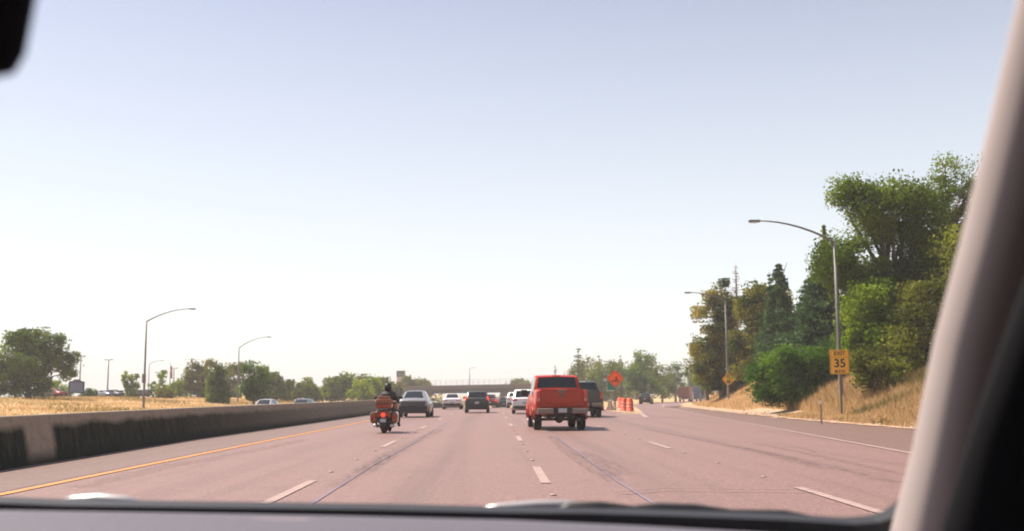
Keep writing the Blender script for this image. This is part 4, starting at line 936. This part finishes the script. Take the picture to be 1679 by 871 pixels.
def text_mesh(s, size, name, mat, parent, loc, thick=.004, sx=1.0, bold=0.0):
    cu = bpy.data.curves.new(name, 'FONT'); cu.body = s; cu.size = size; cu.align_x = 'CENTER'; cu.align_y = 'CENTER'; cu.extrude = thick; cu.offset = bold
    tmp = bpy.data.objects.new('tmp', cu); C.objects.link(tmp); bpy.context.view_layer.update()
    me = bpy.data.meshes.new_from_object(tmp.evaluated_get(bpy.context.evaluated_depsgraph_get())); bpy.data.objects.remove(tmp); bpy.data.curves.remove(cu)
    o = link(name, me, mat, parent); o.location = loc; o.rotation_euler = (math.pi / 2, 0, 0); o.scale = (sx, 1, 1); return o
SIGN_Y = simple('amber sign sheeting', (0.84, 0.40, 0.02), 0.5, var=.08, scale=3); SIGN_O = simple('orange sign sheeting', (0.95, 0.125, 0.012), 0.5, var=.06, scale=3)
SIGN_G = simple('green sign sheeting', (0.02, 0.16, 0.11), 0.5, var=.1); INK = simple('black sign ink', (0.02, 0.018, 0.015), 0.6); WOOD = simple('weathered wood post', (0.20, 0.15, 0.11), 0.9, var=.3, scale=5)

# exit speed sign
d = 52.0; r0 = rootz(1379, d); o = empty('exit_speed_sign', r0, 'amber exit 35 speed sign standing in tall dry grass', 'road sign', None, R(-6))
zc = (P(1377, 593.5, d) - r0).z; W_, H_ = .94, 1.22
MB().box((0, .06, zc * .5 - .1), (.11, .11, zc + H_ * .8), bev=.008).build('post', WOOD, o)
pan = MB().box((0, -.01, zc), (W_, .02, H_), bev=.004).build('panel', SIGN_Y, o)
fr = MB(); 
for a_, b_, c_, e_ in ((0, H_ / 2 - .03, W_ - .06, .016), (0, -H_ / 2 + .03, W_ - .06, .016), (0, .225, W_ - .06, .014)): fr.box((a_, -.024, zc + b_), (c_, .006, e_))
for sx in (-1, 1): fr.box((sx * (W_ / 2 - .03), -.024, zc), (.016, .006, H_ - .09))
fr.build('border', INK, pan)
text_mesh('EXIT', .27, 'lettering', INK, pan, (0, -.024, zc + .41), bold=.006)
text_mesh('35', .58, 'lettering', INK, pan, (0, -.024, zc - .08), bold=.012)
text_mesh('M.P.H.', .20, 'lettering', INK, pan, (0, -.024, zc - .47), bold=.004)

def diamond(name, label, cat, px, base_y, ctr_y, d, half, mat, rz, post):
    r0 = rootz(px, d); o = empty(name, r0, label, cat, None, rz); zc = (P(px, ctr_y, d) - r0).z
    MB().box((0, .07, zc * .5 + .1), (.10, .10, zc + .8), bev=.006).build('post', post, o)
    q = half; c_ = .09
    pl = [(0 - c_, zc + q - c_), (c_, zc + q - c_), (q - c_, zc + c_), (q - c_, zc - c_), (c_, zc - q + c_), (-c_, zc - q + c_), (-q + c_, zc - c_), (-q + c_, zc + c_)]
    pn = MB().prism(pl, -.012, .012).build('panel', mat, o)
    bd = MB(); k2 = q - .13
    for a_ in range(4):
        m_ = Matrix.Rotation(R(45 + 90 * a_), 3, 'Y'); L = k2 * 1.414 * .92
        bd.box(m_ @ Vector((0, -.016, k2 * .7071)) + Vector((0, 0, zc)), (L, .006, .022), rot=m_)
    bd.build('border', INK, pn)
    return o, pn, zc
o, pn, zc = diamond('warning_sign', 'yellow diamond sign with a traffic signal symbol on the grass slope', 'road sign', 1195, 657, 622, 100, .64, SIGN_Y, R(-6), WOOD)
MB().box((0, -.022, zc), (.30, .012, .72), bev=.004).build('signal_symbol', INK, pn)
for k, (nm, cl) in enumerate((('red_disc', (.5, .03, .02)), ('yellow_disc', (.75, .45, .03)), ('green_disc', (.03, .22, .06)))):
    MB().lathe([(.105, 0), (.105, .006)], 'Y', (0, -.036, zc + .23 - .23 * k), 18).build('signal_disc', simple(nm, cl, .5), pn)
o, pn, zc = diamond('roadwork_sign', 'bright orange diamond roadwork sign with black digging figure beside the drums', 'road sign', 1009, 672, 620.5, 84, .72, SIGN_O, R(-4), STEEL_DARK)
fg = MB()
fg.lathe([(.07, 0), (.07, .006)], 'Y', (.10, -.026, zc + .06), 14)
for poly in ([(.16, zc - .02), (.22, zc - .10), (.02, zc - .20), (-.06, zc - .12)], [(.20, zc - .08), (.26, zc - .28), (.20, zc - .30), (.12, zc - .12)], [(.06, zc - .13), (-.04, zc - .30), (.02, zc - .32), (.12, zc - .18)], [(-.06, zc - .10), (-.22, zc - .22), (-.20, zc - .25), (-.02, zc - .15)], [(-.34, zc - .30), (-.14, zc - .30), (-.22, zc - .20), (-.28, zc - .22)]):
    fg.prism(poly, -.024, -.0165)
fg.build('digger_symbol', INK, pn)

# green guide sign behind the diamond
r0 = rootz(1002, 112); o = empty('guide_sign', r0, 'small green guide sign half hidden behind the orange diamond sign', 'road sign', None, R(-3)); zc = (P(1002, 631, 112) - r0).z
for sx in (-.3, .3): MB().box((sx, .06, zc * .5), (.10, .10, zc + .9)).build('post', STEEL_DARK, o)
pn = MB().box((0, 0, zc), (.96, .02, 1.35), bev=.004).build('panel', SIGN_G, o)
bd = MB()
for a_, b_, c_, e_ in ((0, .62, .90, .03), (0, -.62, .90, .05)): bd.box((a_, -.016, zc + b_), (c_, .006, e_))
for sx in (-1, 1): bd.box((sx * .435, -.016, zc), (.03, .006, 1.2))
bd.build('border', LAMP_WHITE, pn)

# drums
DRUM = simple('orange drum plastic', (0.62, 0.075, 0.02), 0.5, var=.12, scale=4); DRUMW = simple('pale reflective band', (0.55, 0.26, 0.19), 0.4, var=.15, scale=6)
def drum(label, px, py, s_=1.0):
    o = empty('traffic_drum', at(px, py), label, 'traffic drum', 'orange drums in the work zone', random.uniform(0, 6))
    MB().lathe([(.30 * s_, 0), (.30 * s_, .06), (.27 * s_, .08), (.27 * s_, .30), (.255 * s_, .31), (.255 * s_, .54), (.24 * s_, .55), (.24 * s_, .78), (.22 * s_, .80), (.22 * s_, .96), (.17 * s_, 1.0), (.05, 1.0)], 'Z', (0, 0, 0), 20).build('body', DRUM, o)
    for z in (.38, .62): MB().lathe([(.262 * s_, z - .05), (.262 * s_, z + .05)], 'Z', (0, 0, 0), 20).build('band', DRUMW, o)
    MB().box((0, 0, 1.03), (.14, .03, .09), bev=.01).build('handle', DRUM, o)
    MB().lathe([(.36, 0), (.36, .05), (.29, .06)], 'Z', (0, 0, 0), 18).build('base', RUBBER, o)
    return o
drum('orange drum, nearest of the cluster right of the diamond sign post', 1033, 675.0, 1.05)
drum('orange drum, second in the cluster right of the diamond sign post', 1023, 674)
drum('orange drum set farther back at the left of the cluster', 1017, 669.5)
o = drum('orange drum with a warning lamp beside the dark pickup', 985, 673.5)
lp = MB().tube([(0, 0, 1.0), (0, 0, 1.14)], .03, 8).build('lamp_stem', STEEL_DARK, o)
MB().lathe([(.04, -.06), (.16, -.05), (.19, 0), (.16, .05), (.04, .06)], 'Y', (0, 0, 1.30), 16).build('warning_lamp', simple('orange lens', (.9, .16, .03), .3, coat=.5), o)

# pale concrete block by the sign post
r0 = Vector(at(999, 673)); o = empty('concrete_block', r0, 'pale concrete barrier block lying between the orange drums', 'concrete block', None, R(-8))
cb = MB(); pr = [(-.30, .0), (.30, .0), (.28, .10), (.14, .32), (.09, .78), (-.09, .78), (-.14, .32), (-.28, .10)]
cb.prism(pr, 0, 6.0); cb.build('body', simple('pale concrete', (.50, .42, .36), .9, var=.2, scale=5, bump=.4), o)
MB().box((0, 3.0, .80), (.10, 5.6, .04), bev=.01).build('cap', simple('pale cap', (.55, .48, .42), .9, var=.2), o)

# marker post, barricade, litter on the verge
r0 = rootz(1345, 46); o = empty('marker_post', r0, 'thin grey marker post in the grass left of the exit speed sign', 'marker post')
MB().box((0, 0, .5), (.08, .02, 1.2), bev=.005).build('post', simple('sun bleached post', (.34, .25, .18), .8), o); MB().box((0, -.013, .95), (.07, .006, .16)).build('reflector', LAMP_WHITE, o)
r0 = Vector(at(1241, 673)); o = empty('barricade', r0, 'small weathered barricade frame on the dirt verge', 'barricade', None, R(-6))
for sx in (-1, 1):
    MB().tube([(sx * .33, -.18, 0), (sx * .33, 0, .82)], .022, 6).build('leg', STEEL_DARK, o); MB().tube([(sx * .33, .18, 0), (sx * .33, 0, .82)], .022, 6).build('leg', STEEL_DARK, o)
MB().box((0, -.02, .72), (.76, .03, .18), bev=.008).build('rail', simple('faded pink board', (.50, .30, .27), .7, var=.2), o); MB().box((0, -.12, .28), (.76, .03, .12), bev=.008).build('rail', STEEL_DARK, o)
LIT = simple('litter paper', (.68, .64, .60), .7, var=.2, scale=20)
for px, py, lb in ((1423, 673, 'scrap of white litter on the grassy verge below the exit speed sign'), (1500, 689, 'white paper scrap at the edge of the dirt beside the car pillar')):
    q = Vector(at(px, py)); q.z += .06
    lm = MB(); pts = [(random.uniform(-.22, .22), random.uniform(-.16, .16), random.uniform(0, .10)) for _ in range(9)]
    bm = bmesh.new(); [bm.verts.new(p_) for p_ in pts]; bmesh.ops.convex_hull(bm, input=bm.verts[:]); me = bpy.data.meshes.new('litter'); bm.to_mesh(me); bm.free()
    if py > 740: q.z -= .05; pts = [(a_ * .32, b_ * .3, c_ * .12) for a_, b_, c_ in pts]
    l_ = link('litter', me, LIT); l_.location = q; tag(l_, lb, 'litter')
STONE = simple('pale stone', (.42, .34, .28), .95, var=.25, scale=9, bump=.5); sm_ = []
for k in range(3):
    bm = bmesh.new(); bmesh.ops.create_icosphere(bm, subdivisions=1, radius=1)
    for v_ in bm.verts: v_.co *= random.uniform(.75, 1.15); v_.co.z *= .6
    me = bpy.data.meshes.new('stone'); bm.to_mesh(me); bm.free(); me.materials.append(STONE); sm_.append(me)
gv = MB()
for k in range(260):
    y_ = random.uniform(30, 75); x_ = float(lerp_tab(XR, y_)) + random.uniform(.1, 2.6); q = random.uniform(.02, .08); me = sm_[k % 3]
    gv.add([(x_ + v_.co.x * q, y_ + v_.co.y * q, Tz(x_, y_) + .04 + v_.co.z * q) for v_ in me.vertices], [tuple(p_.vertices) for p_ in me.polygons])
tag(gv.build('gravel', STONE), 'loose pale gravel scattered along the dirt verge', 'gravel', kind='stuff')

# left background: blue board, flag
r0 = rootz(125, 175); o = empty('notice_board', r0, 'blue-grey board with a raised centre top right of the far left oak', 'sign board', None, R(20))
k = sc(175); zt_ = (P(125, 626, 175) - r0).z; zb_ = (P(125, 645, 175) - r0).z
MB().prism([(-1.25, zb_), (1.25, zb_), (1.25, zt_), (.6, zt_ + .15), (.45, zt_ + .38), (-.45, zt_ + .38), (-.6, zt_ + .15), (-1.25, zt_)], -.2, .2).build('frame', simple('dark blue board', (.05, .06, .10), .6, var=.15), o)
MB().box((0, -.22, (zt_ + zb_) / 2), (2.0, .04, zt_ - zb_ - .35), bev=.01).build('face', simple('blue grey face', (.16, .18, .26), .6, var=.2, scale=2), o)
for sx in (-1, 1): MB().box((sx * .9, 0, zb_ / 2), (.22, .22, zb_ + .2)).build('post', STEEL_DARK, o)
r0 = rootz(278, 215); o = empty('flagpole', r0, 'flagpole with a limp red flag beyond the parked cars', 'flagpole'); H = (P(278, 594, 215) - r0).z
MB().tube([(0, 0, -.2), (0, 0, H)], [.09, .05], 8).build('pole', STEEL, o)
fv = []; ff = []
for i in range(7):
    for j in range(5):
        fv.append((.05 + j * (.07 + .05 * i / 6) + .02 * math.sin(i), .08 * math.sin(j * 1.9 + i * .6), H - .8 - i * .42))
for i in range(6):
    for j in range(4): ff.append((i * 5 + j, i * 5 + j + 1, (i + 1) * 5 + j + 1, (i + 1) * 5 + j))
fm = MB().add(fv, ff, True).add([(x, y + .012, z) for x, y, z in fv], [f_[::-1] for f_ in ff], True); fm.build('flag', simple('faded red flag', (.55, .12, .07), .8, var=.3, scale=3), o)

# ------------------------------------------------------------------ overpass and tower
d = 290.0; a = P(640, 640, d); bb = P(1010, 622, d); ux = (bb - a).normalized(); ux.z = 0
r0 = Vector((a.x, a.y, Tz(0, 285))); ang = math.atan2(bb.y - a.y, bb.x - a.x) + R(-3)
o = empty('overpass', r0, 'grey concrete highway overpass crossing above the traffic ahead', 'bridge', None, ang)
CON = simple('bridge concrete', (.17, .135, .11), .9, var=.2, scale=1.2, bump=.3); CON2 = simple('bridge girder concrete', (.11, .085, .068), .9, var=.2, scale=1.0, bump=.3)
zd = 5.05; Lb = 62; slope = .012
rot = Matrix.Rotation(-slope, 3, 'Y')
def onb(x, y, z): return Vector((x, y, z + slope * x))
MB().box(onb(Lb / 2, 4.6, zd + .45), (Lb, 9.4, .35), rot, .02).build('deck', CON, o)
for k in range(5): MB().box(onb(Lb / 2, .9 + 1.85 * k, zd - .30), (Lb - .4, .55, 1.15), rot, .02).build('girder', CON2, o)
for y_ in (-.05, 9.2): MB().box(onb(Lb / 2, y_, zd + .95), (Lb, .25, .75), rot, .02).build('parapet', CON, o)
pm_ = MB().box((0, 0, 0), (.07, .07, 1.5)).build('fence_post', STEEL, o); pm_.location = onb(.5, -.05, zd + 2.05)
for k in range(1, 42):
    q = pm_.copy(); C.objects.link(q); q.parent = o; q.location = onb(.5 + 1.5 * k, -.05, zd + 2.05)
for z in (1.45, 2.1, 2.75): MB().box(onb(Lb / 2, -.05, zd + z), (Lb, .05, .05), rot).build('fence_rail', STEEL, o)
px_ = (P(826, 646, d) - a).length
for k in range(3): MB().box((px_, 1.4 + 3.1 * k, 2.2), (1.9, 1.3, 5.4), bev=.15).build('pier', CON, o)
MB().box((px_, 4.6, zd - 1.1), (2.2, 9.0, .7), bev=.05).build('pier_cap', CON2, o)
MB().prism([(-6, -2), (13.0, -2), (9.5, 4.0), (8.0, 4.9), (-6, 4.4)], .2, 9.0).build('abutment', CON2, o)
MB().prism([(44.5, -2), (64, -2), (64, 5.6), (49.5, 5.3), (47.5, 4.6)], .2, 9.0).build('abutment', CON2, o)
r1 = P(770, 634, d + 5); o = empty('bridge_lamp', (r1.x, r1.y, r1.z - .3), 'tall thin lamp post standing on the overpass', 'lamp post'); H = (P(770, 602, d + 5) - r1).z
MB().tube([(0, 0, -.9), (0, 0, H)], [.14, .09], 8).build('pole', STEEL, o); MB().tube([(0, 0, H - .05), (.5, 0, H + .12), (1.1, 0, H + .15)], .05, 6).build('arm', STEEL, o); MB().box((1.2, 0, H + .12), (.5, .22, .12), bev=.03).build('lamp_head', STEEL, o)
d = 400; r1 = P(657, 646, d); r0 = Vector((r1.x, r1.y, Tz(r1.x, r1.y))); H = (P(657, 608, d) - r0).z
o = empty('tower', r0, 'square pinkish tower with a dark top band left of the overpass', 'tower', None, R(4))
MB().box((0, 0, (H - 2.2) / 2 - .5), (3.1, 3.1, H - 1.2), bev=.05).build('wall', simple('pinkish render', (.52, .37, .34), .9, var=.1, scale=.6), o)
MB().box((0, 0, H - 1.15), (3.3, 3.3, 2.3), bev=.05).build('top_band', simple('dark louvres', (.035, .032, .026), .8, var=.2, scale=1), o)
for k in range(4): MB().box((0, -1.67, H - 2.0 + .55 * k), (3.1, .06, .14)).build('louvre', STEEL_DARK, o)

# ------------------------------------------------------------------ the car the picture is taken from
own = empty('own_car', (0, 0, 0), 'car the picture is taken from: pale windscreen pillar, grey dashboard, black mirror', 'car')
TRIM = simple('pale grey pillar trim', (0.34, 0.285, 0.27), 0.75, var=.05, scale=300); DASH = simple('grey dashboard vinyl', (0.085, 0.075, 0.090), 0.5, var=.10, scale=120, bump=.15)
INNER = simple('black interior trim', (0.006, 0.006, 0.007), 0.9, spec=0.1)
def loft_px(name, rows, mat, n=20, sub=None):
    """rows: (left pixel, right pixel, y pixel, depth, thickness) -> rounded bar"""
    vs_ = []; fs = []
    for (xl, xr, y, d, th) in rows:
        a_, b_ = P(xl, y, d), P(xr, y, d); c_ = (a_ + b_) / 2; h_ = (b_ - a_) / 2; f_ = AX_F * th
        for k in range(n):
            an = 2 * math.pi * k / n; ca, sa = math.cos(an), math.sin(an)
            sq = lambda q: math.copysign(abs(q) ** 0.75, q)
            vs_.append(c_ + h_ * sq(ca) + f_ * sq(sa))
    m = len(rows)
    for i in range(m - 1):
        for k in range(n): fs.append((i * n + k, i * n + (k + 1) % n, (i + 1) * n + (k + 1) % n, (i + 1) * n + k))
    fs += [tuple(range(n)), tuple((m - 1) * n + k for k in range(n))]
    mb = MB().add(vs_, fs, True); return mb.build(name, mat, own)
loft_px('pillar_trim', [(1446, 1575, 990, 1.02, .05), (1475, 1574, 871, .98, .045), (1508, 1612, 745, .92, .042), (1545, 1662, 560, .84, .04), (1592, 1712, 390, .77, .04), (1636, 1765, 215, .70, .04), (1684, 1830, 15, .63, .04), (1740, 1900, -200, .56, .04), (1830, 2010, -480, .49, .04)], TRIM)
loft_px('door_frame', [(1500, 2400, 1100, .80, .05), (1548, 2400, 871, .78, .05), (1595, 2400, 720, .74, .05), (1650, 2400, 570, .69, .05), (1700, 2400, 440, .65, .05), (1790, 2400, 215, .58, .05), (1880, 2400, 0, .53, .05), (2000, 2500, -300, .46, .05)], INNER)
# cowl panel and wipers at the foot of the windscreen
def wall_px(name, top, bot_dy, d, th, mat, parent=own, dfun=None):
    vs_ = []; fs = []
    for (x, y) in top:
        dd = dfun(x) if dfun else d
        for (yy, ff) in ((y, 0), (y, th), (y + bot_dy, th), (y + bot_dy, 0)): vs_.append(P(x, yy, dd) + AX_F * ff)
    m = len(top)
    for i in range(m - 1):
        for k in range(4): fs.append((i * 4 + k, i * 4 + (k + 1) % 4, (i + 1) * 4 + (k + 1) % 4, (i + 1) * 4 + k))
    fs += [(0, 1, 2, 3), tuple((m - 1) * 4 + k for k in range(4))]
    return MB().add(vs_, fs).build(name, mat, parent)
dcur = lambda x: 1.16 - .16 * max(0, (x - 900) / 700) ** 2
wall_px('cowl', [(-500, 818), (-100, 822), (0, 825), (100, 829), (240, 831), (400, 833), (620, 836), (830, 841), (960, 842), (1100, 846), (1290, 853), (1400, 860), (1440, 857), (1466, 849), (1482, 838), (1500, 820)], 60, 1.14, .03, BLACK, dfun=dcur)
SHEEN = simple('grey wiper arm paint', (0.42, 0.40, 0.40), 0.35, .4, coat=.3)
def bar_px(name, pts, mat, parent=own, n=10):
    mb = MB(); mb.tube([P(x, y, d) for x, y, r_, d in pts], [r_ * sc(d) for x, y, r_, d in pts], n); return mb.build(name, mat, parent)
w1 = bar_px('wiper', [(900, 842, 4, 1.2), (935, 832, 9, 1.2), (985, 832, 10, 1.2), (1040, 836, 7, 1.2), (1080, 834, 10, 1.2), (1140, 837, 11, 1.2), (1200, 843, 8, 1.2), (1285, 846, 10, 1.2), (1340, 855, 8, 1.2)], BLACK)
w2 = bar_px('wiper', [(-200, 828, 6, 1.22), (0, 829, 6, 1.22), (90, 832, 6, 1.22), (250, 836, 5, 1.22), (420, 838, 4, 1.22)], BLACK)
bar_px('wiper_arm', [(98, 822, 2, 1.27), (118, 820, 7, 1.27), (160, 819, 10, 1.27), (205, 822, 9, 1.27), (240, 826, 3, 1.27)], SHEEN, w2)
bar_px('wiper_arm', [(770, 836, 3, 1.28), (820, 832, 7, 1.28), (880, 829, 9, 1.28), (930, 828, 8, 1.28), (985, 834, 3, 1.28)], SHEEN, w1)
# dashboard: gently domed top with a lip at the screen
rows = []
for (dy, dd, up) in ((-3, .035, -.014), (0, .0, 0.0), (0, -.012, .003), (0, -.04, .002), (0, -.16, -.004), (0, -.38, -.02), (0, -.50, -.05), (0, -.56, -.12), (0, -.58, -.35), (0, .04, -.35)):
    r_ = []
    for (x, y) in [(-900, 828), (-400, 832), (0, 838), (300, 841), (560, 844), (840, 849), (1050, 857), (1250, 867), (1400, 874), (1560, 880), (1760, 884)]:
        dd0 = dcur(x) - .05; p_ = P(x, y + dy + 1 + max(0, x) / 160, dd0); h_ = Vector((AX_F.x, AX_F.y, 0)).normalized()
        r_.append(p_ + h_ * dd + Vector((0, 0, up)))
    rows.append(r_)
vs_ = [p_ for r_ in rows for p_ in r_]; m = len(rows[0]); n = len(rows)
fs = [(i * m + k, i * m + k + 1, ((i + 1) % n) * m + k + 1, ((i + 1) % n) * m + k) for i in range(n) for k in range(m - 1)] + [tuple(i * m for i in range(n)), tuple(i * m + m - 1 for i in range(n))[::-1]]
do = MB().add(vs_, fs, True).build('dashboard', DASH, own); do.data.set_sharp_from_angle(angle=R(50))
bar_px('sunlit_strip', [(-300, 852, 7, 1.07), (200, 855, 7, 1.07), (500, 858, 7, 1.07), (555, 861, 3, 1.07)], simple('painted sunlit dash', (.34, .245, .24), .5), own, 10)  # sunlit left part of the dash, painted as a lighter raised strip
# inside mirror
mm = Matrix((AX_R, AX_F, AX_U)).transposed() @ Matrix.Rotation(R(11), 3, 'Y')
mc = P(-116, -10, .46)
mi = MB().box(mc, (.088, .04, .066), mm, bev=.0165).build('rear_view_mirror', INNER, own)
MB().box(mc - AX_F * .021, (.078, .002, .054), mm, bev=.0009).build('mirror_glass', simple('mirror glass', (.02, .02, .02), .05, .9), mi)
MB().tube([mc + AX_F * .02, mc + AX_F * .07 + AX_U * .05], .009, 8).build('stalk', INNER, mi)
# windscreen, bonnet, roof, doors, seats, floor
m_, t, b = new_mat('clear windscreen glass'); trn = N(t, 'ShaderNodeBsdfTransparent'); t.nodes.remove(b); t.links.new(trn.outputs[0], t.nodes['Material Output'].inputs[0])
MB().add([(-1.35, 1.23, 1.19), (.62, 1.17, 1.19), (.52, .16, 1.86), (-1.20, .20, 1.86)], [(0, 1, 2, 3)]).build('windscreen', m_, own)
BODYP = paint('grey bonnet paint', (.30, .29, .29), .5)
bn = []
for (y_, z_) in ((1.32, 1.155), (1.7, 1.12), (2.1, 1.06), (2.35, .98), (2.45, .80)):
    bn.append([(x_, y_ - .08 * (abs(x_ + .38) / .95) ** 2, z_ - .06 * (abs(x_ + .38) / .95) ** 2.5) for x_ in np.linspace(-1.28, .52, 9)])
vs_ = [q for r_ in bn for q in r_] + [(x, y, .55) for x, y, z in bn[0]] + [(x, y, .55) for x, y, z in bn[-1]]
fs = [(i * 9 + k, i * 9 + k + 1, (i + 1) * 9 + k + 1, (i + 1) * 9 + k) for i in range(4) for k in range(8)] + [(k, k + 1, 45 + k + 1, 45 + k) for k in range(8)] + [(36 + k, 36 + k + 1, 54 + k + 1, 54 + k) for k in range(8)]
MB().add(vs_, fs, True).build('bonnet', BODYP, own)
MB().box((-.37, -.75, 1.90), (1.75, 1.90, .06), bev=.02).build('roof', INNER, own)
MB().box((-1.22, .30, .85), (.06, 3.2, .66)).build('door', INNER, own); MB().box((.62, -.55, .85), (.06, 2.3, .66)).build('door', INNER, own)
MB().box((-.37, 0, .42), (1.75, 3.4, .08)).build('floor_pan', INNER, own)
MB().box((-.37, -1.70, 1.15), (1.75, .08, 1.5)).build('rear_bulkhead', INNER, own)
for sx in (-.75, .02):
    s_ = MB(); s_.box((sx, -.25, .72), (.52, .55, .18), bev=.06); s_.box((sx, -.56, 1.10), (.52, .16, .72), bev=.06); s_.box((sx, -.58, 1.58), (.28, .12, .20), bev=.05); s_.build('seat', PLASTIC, own)
for sx in (-.75, -.02):
    pass

# ------------------------------------------------------------------ haze
USE_HAZE = True
if USE_HAZE:
    hz = MB().box((0, 700, 11), (2040, 1640, 40)).build('haze', None)
    hm_ = bpy.data.materials.new('pale haze'); hm_.use_nodes = True; t = hm_.node_tree; t.nodes.remove(t.nodes['Principled BSDF'])
    pv = N(t, 'ShaderNodeVolumePrincipled'); pv.inputs['Color'].default_value = (.95, .90, .86, 1); pv.inputs['Density'].default_value = 0.0006; pv.inputs['Anisotropy'].default_value = 0.0
    t.links.new(pv.outputs[0], t.nodes['Material Output'].inputs['Volume'])
    hz.data.materials.append(hm_); tag(hz, 'thin pale haze over the whole highway', 'haze', kind='stuff')
